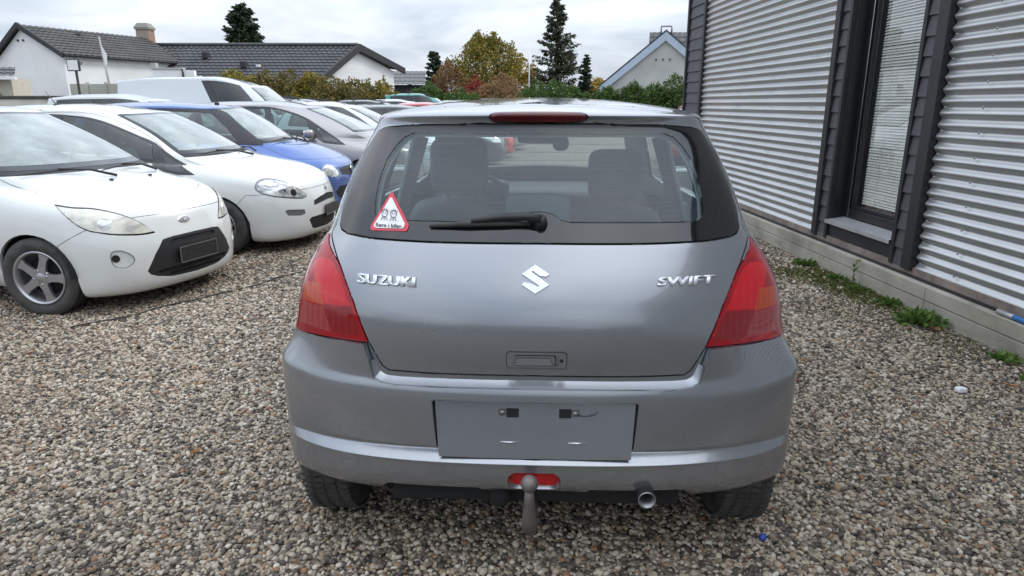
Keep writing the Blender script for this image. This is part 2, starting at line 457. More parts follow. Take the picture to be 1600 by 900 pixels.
    # slates, each lapping the one below
    def slate_mesh(w, h):
        mb = MB(); mb.add([(0, -w / 2, 0), (0, w / 2, 0), (.022, w / 2, h), (.022, -w / 2, h), (.009, -w / 2, 0), (.009, w / 2, 0), (.031, w / 2, h), (.031, -w / 2, h)], [(0, 1, 2, 3), (7, 6, 5, 4), (0, 4, 5, 1), (1, 5, 6, 2), (2, 6, 7, 3), (3, 7, 4, 0)])
        me = bpy.data.meshes.new('slate'); me.from_pydata(mb.v, [], mb.f); me.materials.append(Mslate)
        bm = bmesh.new(); bm.from_mesh(me); bmesh.ops.recalc_face_normals(bm, faces=bm.faces); bm.to_mesh(me); bm.free(); return me
    rs = random.Random(5)
    for s0, s1, off, step in ((6.19, 6.345, .060, .140), (4.99, 5.145, .058, .138), (10.11, 10.75, .055, .150)):
        me = slate_mesh(s1 - s0 - .004, step + .045); z = .262
        while z < ZT - .1:
            share('slate', me, root, (off + rs.uniform(-.002, .002), (s0 + s1) / 2 + rs.uniform(-.004, .004), z + rs.uniform(-.004, .004)), (rs.uniform(-.012, .012), 0, 0)); z += step
    # window
    w = empty('window'); w.parent = root
    s0, s1, z0, z1 = 5.175, 6.16, .47, 3.0
    def fr(a, b, c_, d, o0, o1, name='frame', mat=Mframe):
        mb = MB(); mb.box((o0, a, c_), (o1, b, d)); mb.build(name, mat, w, bevel=.004)
    fr(s1 - .012, s1 + .02, z0 - .1, z1, .09, .30, 'reveal'); fr(s0 - .02, s0 + .012, z0 - .1, z1, .09, .30, 'reveal'); fr(s0, s1, z1, z1 + .05, .09, .30, 'reveal')
    fr(s1 - .085, s1 - .0125, z0, z1, .19, .262); fr(s0 + .0125, s0 + .085, z0, z1, .19, .262); fr(s0 + .086, s1 - .086, z0, z0 + .075, .192, .262); fr(s0 + .086, s1 - .086, z1 - .08, z1, .192, .262)
    fr(s1 - .115, s1 - .086, z0 + .076, z1 - .081, .205, .25, 'sash'); fr(s0 + .086, s0 + .115, z0 + .076, z1 - .081, .205, .25, 'sash'); fr(s0 + .116, s1 - .116, z0 + .076, z0 + .11, .207, .25, 'sash')
    mb = MB(); mb.add([(.222, s0 + .11, z0 + .10), (.222, s1 - .11, z0 + .10), (.222, s1 - .11, z1 - .09), (.222, s0 + .11, z1 - .09)], [(0, 1, 2, 3)]); mb.build('pane', Mpane, w)
    mb = MB(); mb.tube([(.188, s1 - .09, z0), (.188, s1 - .09, z1)], .004, 6); mb.build('gasket', M_STEEL, w)
    mb = MB(); mb.add([(.035, s0 - .0, .435), (.035, s1 + .012, .435), (.20, s1 + .012, .462), (.20, s0, .462), (.035, s0, .405), (.035, s1 + .012, .405), (.045, s1 + .012, .405), (.045, s0, .405)], [(0, 1, 2, 3), (0, 4, 5, 1), (4, 7, 6, 5)]); mb.build('sill', Msill, w)
    fr(s0 - .0, s1 + .01, .262, .43, .075, .12, 'apron', Mboard)
    # blind
    me = None; rs = random.Random(3)
    bl = empty('blind'); bl.parent = w
    z = z0 + .14
    while z < z1 - .1:
        if me is None:
            V = []; F = []
            for i, t in enumerate((-1, -.4, .4, 1)):
                V += [(.0085 * t, s0 + .12, .0120 * t + .0016 * (1 - t * t)), (.0085 * t, s1 - .15, .0120 * t + .0016 * (1 - t * t))]
            F = [(0, 1, 3, 2), (2, 3, 5, 4), (4, 5, 7, 6)]
            o = mobj('slat', V, F, Mblind, bl, True, (.276, 0, z)); me = o.data
        else: share('slat', me, bl, (.276, 0, z), (rs.uniform(-.0006, .0006), rs.uniform(-.008, .008), 0))
        z += .0235
    for s in (s0 + .3, s1 - .35):
        mb = MB(); mb.tube([(.262, s, z0 + .1), (.262, s, z1 - .1)], .0012, 4); mb.build('ladder_cord', Mblind, bl)
    # blue offcut of pipe lying on the ledge
    p = empty('blue_pipe', (3.166 + .024 - .0543 * 3.67, 3.67, .2135 + .0165), math.atan(.0543)); tag(p, 'short blue plastic pipe lying on the concrete plinth ledge', 'pipe')
    Mb = simple('blue_plastic', (.02, .16, .42), .4)
    mb = MB(); mb.lathe([(.0165, -.17), (.0165, .17), (.0135, .17), (.0135, -.17)], 18, closed=True); mb.build('tube', Mb, p)
    mb = MB(); mb.lathe([(.0163, .172), (.0163, .30), (.012, .30)], 16); mb.build('grey_sleeve', Msill, p)
    return root

# ------------------------------------------------------------------ houses behind
def tile_roof(name, A, B, C, D, mat, parent, nx, nz, amp=.035, step=.03):
    """A-B along the eave, D-C along the ridge (D above A). pantile relief: rolls across, laps up the slope"""
    A, B, C, D = map(Vector, (A, B, C, D)); n = (B - A).cross(D - A).normalized()
    if n.z < 0: n = -n
    V = []; F = []; m = nx * 4 + 1; rows = []
    for j in range(nz):
        for e in (0, 1):
            t = (j + e) / nz
            for i in range(m):
                s = i / (m - 1); p = A.lerp(B, s).lerp(D.lerp(C, s), t)
                h = amp * (.5 + .5 * math.cos(2 * math.pi * i / 4)) + (step * (1 - e))
                V.append(p + n * h)
    for j in range(2 * nz - 1):
        for i in range(m - 1): F.append((j * m + i, j * m + i + 1, (j + 1) * m + i + 1, (j + 1) * m + i))
    return mobj(name, V, F, mat, parent)
def slab(mb, pts, n, th):
    """closed slab from a planar polygon, thickened along n"""
    m = len(pts); P = [Vector(p) for p in pts]; n = Vector(n).normalized() * th
    mb.add(P + [p - n for p in P], [tuple(range(m)), tuple(range(2 * m - 1, m - 1, -1))] + [(i, (i + 1) % m, m + (i + 1) % m, m + i) for i in range(m)])
def build_houses():
    Mtile = simple('dark_roof_tile', (.040, .039, .041), .5, var=.35, scale=.9)
    Mtile2 = simple('brown_black_tile', (.050, .045, .040), .6, var=.35, scale=.9)
    Mrend = simple('white_render', (.74, .75, .75), .85, var=.06, scale=1.2)
    Mgrey = simple('grey_render', (.38, .38, .36), .9, var=.12, scale=.8)
    Mbarge = simple('blue_grey_boards', (.38, .45, .54), .6, var=.08, scale=2)
    Mdark = simple('dark_timber', (.025, .026, .030), .7)
    Mbrick = Nt('red_brick'); br = Mbrick.N.new('ShaderNodeTexBrick'); Mbrick.L.new(Mbrick.coord('Object', (3.2, 3.2, 4.2)), br.inputs[0]); br.inputs['Color1'].default_value = (.36, .12, .055, 1); br.inputs['Color2'].default_value = (.22, .07, .04, 1); br.inputs['Mortar'].default_value = (.3, .25, .2, 1); Mbrick.p(color=br.outputs[0], rough=.9); Mbrick = Mbrick.m
    # A: white gable at far left, ridge running away
    a = empty('house', (-23.9, 35, 0)); tag(a, 'white gabled house with dark tiled roof and brick chimney at far left', 'house')
    ap0, ap1 = Vector((0, 0, 5.15)), Vector((2.6, 6.8, 5.15)); dr = (ap1 - ap0).normalized(); wd = Vector((1, -.38, 0)).normalized()
    hw = 2.75; ez = 3.72
    e0, e1 = ap0 + wd * hw + Vector((0, 0, ez - 5.15)), ap1 + wd * hw + Vector((0, 0, ez - 5.15)); f0, f1 = ap0 - wd * 3.4 + Vector((0, 0, 2.9 - 5.15)), ap1 - wd * 3.4 + Vector((0, 0, 2.9 - 5.15))
    tile_roof('roof_tiles', e0, e1, ap1, ap0, Mtile2, a, 24, 10); tile_roof('roof_tiles', f0, f1, ap1, ap0, Mtile2, a, 24, 10)
    for p, q in ((ap0, e0), (ap0, f0)):
        mb = MB(); d = (q - p); up = Vector((0, 0, 1)); slab(mb, [p + up * .10 - dr * .12, q + up * .10 - dr * .12, q - up * .14 - dr * .12, p - up * .16 - dr * .12], -dr, .14); mb.build('barge_board', Mdark, a)
    g0, g1 = e0 - wd * .2 + dr * .12, f0 + wd * .2 + dr * .12; gp = ap0 + dr * .12 - Vector((0, 0, .16))
    mb = MB(); slab(mb, [(g1.x, g1.y, 0), (g0.x, g0.y, 0), g0 - Vector((0, 0, .05)), gp, g1 - Vector((0, 0, .05))], -dr, .3); mb.build('gable_wall', Mrend, a)
    mb = MB(); h0, h1 = e0 - wd * .25 + dr * .3, e1 - wd * .25; slab(mb, [(h0.x, h0.y, 0), (h1.x, h1.y, 0), (h1.x, h1.y, ez), (h0.x, h0.y, ez)], wd, .3); mb.build('side_wall', Mrend, a)
    mb = MB(); mb.tube([e0 + Vector((.05, 0, -.05)), e1 + Vector((.05, 0, -.05))], .07, 6); mb.build('gutter', Mdark, a)
    for k in (-.32, .05):
        mb = MB(); p = gp + wd * k - Vector((0, 0, .55)) - dr * .02; mb.tube([p, p - dr * .05], .05, 8); mb.build('vent', Mdark, a)
    mb = MB(); mb.box((1.25, 2.2, 4.62), (1.55, 2.5, 4.95)); mb.build('roof_vent', Mdark, a)
    ch = empty('chimney', (2.55, 7.0, 0)); ch.parent = a
    mb = MB(); mb.box((-.36, -.36, 4.4), (.36, .36, 5.6)); mb.build('stack', Mbrick, ch)
    mb = MB(); k = [(-.42, 5.6), (-.42, 5.72), (-.27, 5.95)]; vs = []
    for e, z in k: vs += [(e, e, z), (-e, e, z), (-e, -e, z), (e, -e, z)]
    mb.add(vs, [(0, 1, 2, 3), (8, 9, 10, 11)] + [(q * 4 + i, q * 4 + (i + 1) % 4, q * 4 + 4 + (i + 1) % 4, q * 4 + 4 + i) for q in (0, 1) for i in range(4)]); mb.build('chimney_cap', simple('mossy_cap', (.24, .23, .19), .9), ch)
    # B: long dark roof with white gable
    b = empty('house', (-17, 42, 0)); tag(b, 'long low house with glossy dark tiled roof and white gable end', 'house')
    o = Vector((-17, 42, 0)); R0, R1 = Vector((-25.2, 42, 4.72)) - o, Vector((-9.0, 42, 4.72)) - o
    F0, F1 = Vector((-26.5, 38.4, 2.45)) - o, Vector((-10.75, 38.4, 2.45)) - o; B0, B1 = Vector((-24, 46, 3.55)) - o, Vector((-7.0, 46, 3.55)) - o
    tile_roof('roof_tiles', F0, F1, R1, R0, Mtile, b, 52, 13, .04, .035); tile_roof('roof_tiles', B0, B1, R1, R0, Mtile, b, 40, 6)
    mb = MB(); mb.tube([R0 + Vector((0, 0, .06)), R1 + Vector((0, 0, .06))], .11, 8); mb.build('ridge_tiles', Mtile, b)
    for p, q in ((R1, F1), (R1, B1)):
        mb = MB(); ex = Vector((.12, 0, 0)); slab(mb, [p + ex + Vector((0, 0, .12)), q + ex + Vector((0, 0, .12)), q + ex - Vector((0, 0, .22)), p + ex - Vector((0, 0, .30))], (1, -.4, 0), .16); mb.build('barge_board', Mdark, b)
    w0, w1 = F1.lerp(B1, .10) , F1.lerp(B1, .92); ins = Vector((-.25, 0, 0))
    top = R1 + ins - Vector((0, 0, .25)); wa = Vector((w0.x, w0.y, 0)) + ins; wb = Vector((w1.x, w1.y, 0)) + ins
    mb = MB(); mb.add([wa, wb, Vector((wb.x, wb.y, 3.45)), top, Vector((wa.x, wa.y, 2.75))], [(0, 1, 2, 3, 4)]); mb.build('gable_wall', Mrend, b)
    mb = MB(); mb.add([Vector((F0.x + 1, F0.y + .5, 0)), Vector((F1.x - .2, F1.y + .5, 0)), Vector((F1.x - .2, F1.y + .5, 2.6)), Vector((F0.x + 1, F0.y + .5, 2.6))], [(0, 1, 2, 3)]); mb.build('front_wall', Mrend, b)
    mb = MB(); mb.tube([F0 + Vector((0, -.06, -.02)), F1 + Vector((0, -.06, -.02))], .07, 6); mb.build('gutter', Mdark, b)
    for x, z in ((-.45, 3.95), (-5.8, 3.25), (2.0, 3.4)):
        mb = MB(); t_ = (4.72 - z) / 2.3; mb.box((x - .16, -3.6 * t_ - .2, z + .02), (x + .16, -3.6 * t_ + .2, z + .32)); mb.build('roof_vent', Mdark, b)
    # parapet in front of B
    pw = empty('parapet_wall', (-18.7, 37, 0)); tag(pw, 'short white parapet wall with dark coping in front of the long roof', 'wall')
    mb = MB(); mb.box((0, 0, 0), (1.55, .3, 3.18)); mb.box((1.62, 0, 0), (2.15, .3, 3.12)); mb.box((2.15, .02, 0), (2.45, .28, 2.85)); mb.build('wall_panel', Mrend, pw, bevel=.02)
    mb = MB(); mb.box((-.08, -.05, 3.18), (1.58, .35, 3.26)); mb.box((-.05, 0, 3.26), (.2, .3, 3.5)); mb.build('coping', Mgrey, pw)
    mb = MB(); mb.tube([(1.585, -.05, 2.4), (1.585, -.05, 3.2)], .05, 6); mb.build('downpipe', Mdark, pw)
    # low lean-to at far left
    lt = empty('lean_to', (-24, 30, 0)); tag(lt, 'low lean-to with dark corrugated roof and white fascia at the left edge', 'shed')
    tile_roof('roof_sheet', (-3.5, 0, 2.55), (3.0, 0, 2.55), (2.0, 1.6, 3.0), (-3.5, 1.6, 3.0), Mtile, lt, 20, 3)
    mb = MB(); mb.box((-3.5, -.1, 2.44), (3.05, .02, 2.54)); mb.build('fascia', Mrend, lt)
    mb = MB(); mb.box((-3.4, .3, 0), (2.6, 1.5, 2.5)); mb.build('wall', simple('cream_render', (.5, .46, .38), .9, var=.1), lt)
    mb = MB(); mb.box((-2.0, -1.6, .2), (2.1, .2, 1.95)); mb.build('dark_store', Mdark, lt, bevel=.03)
    # C: grey gable with pale blue barge boards
    c = empty('house', (8.55, 40, 0), R(-15)); tag(c, 'pale grey gabled house with blue-grey barge boards behind the hedge', 'house')
    ap = Vector((0, 0, 5.25)); l, r = Vector((-3.65, 0, 2.30)), Vector((3.6, 0, 2.3))
    for p in (l, r):
        mb = MB(); d = (p - ap).normalized(); up = Vector((0, 0, 1)); slab(mb, [ap + up * .12, p + up * .12, p - up * .34, ap - up * .40], (0, -1, 0), .12); mb.build('barge_board', Mbarge, c)
        mb = MB(); slab(mb, [ap + up * .18, p + up * .18, p + up * .18 + Vector((0, 10, 0)), ap + up * .18 + Vector((0, 10, 0))], (0, 0, 1), .12); mb.build('roof_plane', Mtile, c)
    mb = MB(); mb.add([(-3.3, .15, 0), (3.2, .15, 0), (3.2, .15, 2.45), (0, .15, 5.0), (-3.3, .15, 2.4)], [(0, 1, 2, 3, 4)]); mb.build('gable_wall', Mgrey, c)
    for k in (-.38, 0, .38):
        mb = MB(); mb.tube([(k - .1, .14, 3.85), (k - .1, .10, 3.85)], .05, 8); mb.build('vent', Mdark, c)
    mb = MB(); mb.tube([(-.3, .3, 5.2), (-.3, .3, 5.62), (.28, .3, 5.62), (.28, .3, 5.2)], .06, 6); mb.build('chimney_hoop', Msteelg, c)
    mb = MB(); mb.box((-2.4, -1.6, 2.25), (4.2, .1, 2.42)); mb.build('canopy', Mgrey, c)
    d = empty('house', (13.5, 50, 0)); tag(d, 'dark slate roof just showing beside the corrugated building', 'house')
    tile_roof('roof_tiles', (-4, 0, 3.5), (6, 0, 3.5), (6, 4, 6.6), (-3.2, 4, 6.6), Mtile, d, 24, 8)
    mb = MB(); mb.box((-3.6, 1, 0), (6, 6, 3.6)); mb.build('wall', Mgrey, d)
    # small tiled shed between hedge and trees
    s = empty('garden_shed', (-7.6, 50, 0)); tag(s, 'small shed with grey tiled roof between the white gable and the trees', 'shed')
    tile_roof('roof_tiles', (-1.2, -1, 2.7), (1.6, -1, 2.7), (1.4, 1, 3.7), (-1.2, 1, 3.7), simple('grey_tile', (.13, .13, .13), .7, var=.2), s, 8, 4)
    mb = MB(); mb.box((-1, -.7, 0), (1.4, 1, 2.72)); mb.build('wall', Mdark, s)
    # lot wall and concrete fence at left
    w = empty('boundary_wall', (-19.3, 22.5, 0)); tag(w, 'low whitewashed boundary wall with dark coping at the left edge', 'wall')
    mb = MB(); mb.box((-8, 0, 0), (5.3, .22, 1.60)); mb.build('wall_body', simple('stained_whitewash', (.55, .53, .49), .9, var=.2, scale=1.4), w)
    mb = MB(); mb.box((-8, -.05, 1.60), (5.35, .27, 1.70)); mb.build('coping', Mtile2, w, bevel=.02)
    f = empty('concrete_fence', (-17.5, 28, 0)); tag(f, 'weathered pale concrete panel fence between the lamp post and the van', 'fence')
    Mc = simple('weathered_concrete', (.36, .355, .31), .9, var=.3, scale=1.0)
    for k in range(5):
        mb = MB(); mb.box((k * .74, 0, 0), (k * .74 + .66, .08, 2.22 - .01 * (k % 2))); mb.build('fence_panel', Mc, f, bevel=.01)
        mb = MB(); mb.box((k * .74 + .665, -.04, 0), (k * .74 + .735, .12, 2.28)); mb.build('fence_post', Mc, f, bevel=.01)
    # flood lights
    Mlens = simple('flood_lens', (.75, .76, .74), .2, var=.05)
    def flood(x, y, z, h, label, s=1.0, yaw=0):
        fl = empty('flood_light', (x, y, 0), yaw); tag(fl, label, 'flood light', 'flood lights on posts')
        mb = MB(); mb.tube([(0, .05, 0), (0, .05, z + h * .55)], .06 * s, 8); mb.build('post', Mdark, fl)
        mb = MB(); mb.box((-.30 * s, -.12 * s, z - h / 2), (.30 * s, .0, z + h / 2)); mb.build('lamp_body', Mdark, fl, bevel=.02)
        mb = MB(); mb.box((-.25 * s, -.128 * s, z - h * .42), (.25 * s, -.121 * s, z + h * .42)); mb.build('lens', Mlens, fl)
        mb = MB(); mb.tube([(-.31 * s, 0, z), (-.34 * s, .06, z + .12 * s), (0, .08, z + .1 * s), (.34 * s, .06, z + .12 * s), (.31 * s, 0, z)], .02 * s, 5); mb.build('bracket', Mdark, fl)
    flood(-13.75, 22.4, 2.62, .36, 'black flood light on a post above the boundary wall', .65)
    flood(-14.2, 40, 3.35, .55, 'small flood light standing among the autumn hedge', .6)
    p = empty('pole', (-17.2, 30, 0)); tag(p, 'thin pale pole with a limp pennant near the concrete fence', 'pole')
    mb = MB(); mb.tube([(.25, 0, 0), (.12, 0, 2.5), (0, 0, 4.15)], [.055, .05, .03], 8); mb.build('mast', Mgrey, p)
    mb = MB(); mb.add([(0, -.02, 4.15), (.07, -.03, 3.8), (.25, -.05, 3.45), (.22, -.06, 3.05), (.10, -.04, 3.0), (.04, -.02, 3.5)], [(0, 1, 5), (1, 2, 3, 4, 5)]); mb.build('pennant', Mrend, p)
    p = empty('pole', (1.25, 52, 0)); tag(p, 'thin white flagpole left of the tall spruce', 'pole')
    mb = MB(); mb.tube([(0, 0, 0), (0, 0, 5.7)], [.06, .035], 8); mb.build('mast', Mrend, p)
    wl = empty('garden_wall', (6.5, 36.5, 0)); tag(wl, 'pale garden wall showing through the green hedge', 'wall')
    mb = MB(); mb.box((-9, 0, 0), (4.5, .2, 1.72)); mb.build('wall_body', Mgrey, wl)
Msteelg = simple('galvanised_hoop', (.30, .31, .32), .5, .6)

# ------------------------------------------------------------------ trees and shrubs
def leaf_mat(name, cols, rough=.6):
    t = Nt(name); g = t.N.new('ShaderNodeNewGeometry')
    c = t.ramp(g.outputs['Random Per Island'], [(k / max(1, len(cols) - 1), q) for k, q in enumerate(cols)])
    t.p(color=c, rough=rough, spec=.25)
    tr = t.N.new('ShaderNodeBsdfTranslucent'); t.L.new(c, tr.inputs[0]); mx = t.N.new('ShaderNodeMixShader'); mx.inputs[0].default_value = .22
    t.L.new(t.b.outputs[0], mx.inputs[1]); t.L.new(tr.outputs[0], mx.inputs[2]); t.L.new(mx.outputs[0], t.out.inputs[0])
    return t.m
def leaves(P, size, rs, droop=0, aspect=.55, dirs=None):
    """one small folded leaf face per point"""
    n = len(P); a = rs.normal(size=(n, 3)) if dirs is None else dirs + rs.normal(size=(n, 3)) * .35
    a[:, 2] -= droop; a /= np.linalg.norm(a, axis=1, keepdims=True)
    b = np.cross(a, rs.normal(size=(n, 3))); b /= np.linalg.norm(b, axis=1, keepdims=True)
    s = (size * rs.uniform(.6, 1.35, n))[:, None]
    V = np.stack([P - a * s * .5, P + b * s * aspect * .5, P + a * s * .5, P - b * s * aspect * .5], 1).reshape(-1, 3)
    F = np.arange(n * 4).reshape(n, 4); return V, F
def np_obj(name, V, F, mat, parent):
    me = bpy.data.meshes.new(name); n = len(F); k = F.shape[1]
    me.vertices.add(len(V)); me.vertices.foreach_set('co', V.astype(np.float32).ravel())
    me.loops.add(n * k); me.loops.foreach_set('vertex_index', F.astype(np.int32).ravel())
    me.polygons.add(n); me.polygons.foreach_set('loop_start', np.arange(0, n * k, k, dtype=np.int32)); me.polygons.foreach_set('loop_total', np.full(n, k, dtype=np.int32))
    me.update(); me.validate(); me.materials.append(mat)
    o = bpy.data.objects.new(name, me); COL.objects.link(o); o.parent = parent; return o
M_BARK = simple('bark', (.09, .075, .06), .95, var=.3, scale=4, bump=.6, bscale=20)
def lumps(rs, n=10, f=1.0):
    K = rs.normal(size=(n, 3)) * f; ph = rs.uniform(0, 6.283, n)
    return lambda P: np.cos(P @ K.T + ph).sum(1) / math.sqrt(n)
def broadleaf(name, loc, h, w, mat, label, group, seed, n=6000, leaf=.16, low=.12, top=.8, cat='tree', twigs=7, gap=-.35, shoots=26, wy=None):
    """crown filled with single leaf faces; lumpy outline, holes, a few shoots standing out of it"""
    rs = np.random.default_rng(seed); t = empty(name, loc); tag(t, label, cat, group)
    nz = lumps(rs, 12, 3.2 / w); nz2 = lumps(rs, 12, 7.0 / w)
    m = n * 3; d = rs.normal(size=(m, 3)); d /= np.linalg.norm(d, axis=1, keepdims=True); r = rs.uniform(.12, 1, m) ** .45
    P = d * r[:, None]; c = h * (1 + low) / 2; hz = h * (1 - low) / 2
    taper = 1 - .45 * top * np.clip(P[:, 2], 0, 1) ** 1.5
    Q = np.stack([P[:, 0] * w * taper, P[:, 1] * (wy or w) * taper, c + P[:, 2] * hz], 1)
    out = 1 + (.26 if cat == 'tree' else .17) * nz(Q); Q[:, :2] *= out[:, None]; Q[:, 2] = c + (Q[:, 2] - c) * (1 + .12 * nz2(Q))
    Q = Q[(nz2(Q) > gap + rs.normal(size=m) * .4) & (Q[:, 2] > .05)][:n]
    S = []
    for k in range(shoots):
        q = Q[rs.integers(len(Q))]; e = q + np.array([rs.normal() * .12, rs.normal() * .12, .25]) * h * .18
        tt = rs.uniform(0, 1, 22)[:, None]; S.append(q * (1 - tt) + e * tt + rs.normal(size=(22, 3)) * leaf * .45)
    P = np.concatenate([Q] + S); V, F = leaves(P, leaf, rs); np_obj('crown' if cat == 'tree' else 'foliage', V, F, mat, t)
    mb = MB(); mb.tube([(0, 0, 0), (.05, .02, h * .3), (0, 0, h * .6), (.03, 0, h * .9)], [w * .06, w * .045, w * .025, w * .008], 8)
    for k in range(twigs):
        q = Q[rs.integers(len(Q))]; mb.tube([(0, 0, q[2] * .45), (q[0] * .5, q[1] * .5, q[2] * .78), (q[0], q[1], q[2])], [w * .025, w * .016, w * .005], 6)
    mb.build('trunk' if cat == 'tree' else 'stem', M_BARK, t)
    return t
def spruce(loc, h, w, mat, label, seed, n=15000, leaf=.26, group=None, ragged=.35, full=.85, base=.08):
    rs = np.random.default_rng(seed); t = empty('spruce_tree', loc); tag(t, label, 'tree', group)
    P = []; D = []; mb = MB(); mb.tube([(0, 0, 0), (0, 0, h * .5), (.04, 0, h)], [w * .08, w * .055, .015], 8)
    nb = int(n / 60)
    for k in range(nb):
        f = (k + rs.uniform()) / nb; f = 1 - (1 - f) ** .72; z = h * (base + (1 - base) * f); a = rs.uniform(0, 6.283)
        L = w * (1 - f) ** full * (1 - ragged * rs.uniform() ** 1.5) * (1 + .12 * math.cos(a * 2 + seed) ) + .10
        d = np.array([math.cos(a), math.sin(a), .22 * f - .22 * (1 - f)]); per = 60
        tt = rs.uniform(.08, 1, per) ** .75
        p = np.array([0, 0, z]) + d * (tt * L)[:, None]; p[:, 2] += .12 * L * tt ** 3 - .05 * L * np.sin(tt * 3.1)
        sp = .15 * L * (1.15 - tt) + .07; p += rs.normal(size=(per, 3)) * sp[:, None] * np.array([.85, .85, .30])
        P.append(p); D.append(np.tile(d + np.array([0, 0, -.3]), (per, 1)))
        if f < .8 and k % 3 == 0: mb.tube([(0, 0, z), tuple(np.array([0, 0, z]) + d * L * .85)], [.03, .008], 4, smooth=False)
    V, F = leaves(np.concatenate(P), leaf, rs, .1, .36, np.concatenate(D)); np_obj('crown', V, F, mat, t); mb.build('trunk', M_BARK, t); return t
def build_trees():
    m_sp = leaf_mat('spruce_needles', [(.028, .040, .024), (.048, .064, .034), (.075, .082, .045), (.11, .095, .058)])
    m_con = leaf_mat('dark_conifer', [(.018, .034, .018), (.034, .056, .030), (.058, .080, .042)])
    m_aut = leaf_mat('autumn_leaves', [(.08, .10, .02), (.18, .15, .025), (.30, .21, .03), (.12, .14, .03), (.36, .25, .035)])
    m_yel = leaf_mat('yellow_leaves', [(.30, .20, .03), (.40, .27, .04), (.20, .16, .03)])
    m_hed = leaf_mat('turning_hedge', [(.09, .10, .025), (.16, .145, .035), (.23, .16, .05), (.075, .09, .025), (.20, .12, .05)])
    m_red = leaf_mat('red_leaves', [(.25, .03, .03), (.34, .06, .045), (.18, .04, .03)])
    m_grn = leaf_mat('green_leaves', [(.04, .085, .018), (.07, .13, .028), (.10, .16, .04), (.055, .10, .03)])
    m_rus = leaf_mat('rust_leaves', [(.22, .12, .05), (.28, .17, .08), (.15, .10, .05)])
    g = 'trees beyond the lot'
    spruce((3.45, 55, 0), 9.35, 2.9, m_sp, 'tall open spruce tree left of the pale grey gabled house', 1, n=13000, leaf=.27, group=g, ragged=.6)
    spruce((5.6, 54, 0), 5.0, 1.0, m_con, 'small dark conifer at the foot of the tall spruce', 2, n=6000, leaf=.24, group=g)
    spruce((-6.0, 55, 0), 5.3, 1.35, m_con, 'dark bushy conifer left of the yellow autumn tree', 3, n=9000, leaf=.26, group=g, full=.6)
    spruce((-21.6, 58, 0), 9.1, 2.5, m_con, 'dark rounded conifer rising behind the long dark roof', 4, n=24000, leaf=.36, group=g, ragged=.15, full=.5)
    spruce((-20.3, 58, 0), 7.0, .9, m_con, 'tip of a small conifer behind the long dark roof', 5, n=2500, leaf=.25, group=g)
    spruce((-8.4, 58, 0), 3.8, .9, m_con, 'little conifer beside the grey tiled shed', 15, n=3000, leaf=.25, group=g)
    broadleaf('autumn_tree', (-1.9, 52, 0), 6.7, 2.9, m_aut, 'large autumn tree turning yellow and green in the middle', g, 6, 14000, .19, top=1.7, shoots=90, gap=.05)
    broadleaf('autumn_tree', (.55, 57, 0), 5.2, 1.9, m_yel, 'bright yellow tree between the autumn tree and the spruce', g, 7, 6000, .2, gap=-.1)
    broadleaf('autumn_tree', (-4.3, 50, 0), 4.4, 1.6, m_rus, 'rust-coloured tree between the dark conifer and the large autumn tree', g, 8, 5000, .17)
    broadleaf('autumn_tree', (7.4, 60, 0), 3.5, 2.0, m_yel, 'low yellow crown right of the spruce', g, 9, 4000, .2)
    hg = 'turning shrubs along the lot edge'
    X = [-15.3, -13.9, -12.6, -11.2, -9.9, -8.6, -7.4]
    T = ['leftmost', 'second', 'third', 'fourth', 'fifth', 'sixth', 'last']
    for k, x in enumerate(X):
        broadleaf('shrub', (x * .915, 36.2 + .4 * math.sin(k), 0), [3.15, 2.95, 3.1, 3.0, 2.75, 2.65, 2.55][k], 1.5, m_hed if k % 3 else m_aut, '%s shrub from the left in the turning hedge before the long roof' % T[k], hg, 20 + k, 5000, .15, low=0, cat='shrub', twigs=4)
    broadleaf('shrub', (-2.2, 43, 0), 2.9, .85, m_red, 'small red-leaved shrub in front of the autumn tree', None, 31, 2500, .14, cat='shrub', twigs=3)
    broadleaf('shrub', (-.7, 42, 0), 3.1, 1.7, m_rus, 'broad rust and beige shrub below the yellow tree', None, 32, 5000, .15, low=0, cat='shrub', twigs=3)
    gx = [(-4.2, 2.45, 1.4), (-2.4, 2.2, 1.2), (1.4, 2.75, 1.5), (3.2, 2.3, 1.2), (4.7, 2.3, 1.0), (5.9, 2.55, 1.1), (7.1, 2.45, 1.1), (8.2, 2.85, 1.2), (9.4, 2.6, 1.1), (10.5, 2.55, 1.1)]
    T = ['first', 'second', 'third', 'fourth', 'fifth', 'sixth', 'seventh', 'eighth', 'ninth', 'tenth']
    for k, (x, h, w) in enumerate(gx):
        broadleaf('shrub', (x, 35 + .4 * math.cos(k * 2), 0), h, w, m_grn, '%s green shrub from the left in the bright hedge above the grey roof' % T[k], 'green shrubs behind the grey hatchback', 40 + k, 5500, .12, low=0, cat='shrub', twigs=3, shoots=50, wy=.8)
def build_unseen_hedge():  # unseen hedge, added behind the camera to give the tailgate its dark reflected band
    rs = np.random.default_rng(9); n = 26000; x = rs.uniform(-34, 30, n); nz = lumps(rs, 10, .5)
    top = 2.0 + .35 * nz(np.stack([x, 0 * x, 0 * x], 1)); z = top * rs.uniform(0, 1, n) ** .8; y = -19 + rs.normal(size=n) * .6
    V, F = leaves(np.stack([x, y, z], 1), .34, rs); o = np_obj('hedge', V, F, leaf_mat('unseen_hedge_leaves', [(.03, .05, .02), (.06, .075, .025), (.09, .085, .03)]), None)
    tag(o, 'unseen hedge added behind the camera for the dark band in the tailgate', 'hedge', kind='stuff')
build_unseen_hedge()
build_workshop()
build_houses()
build_trees()
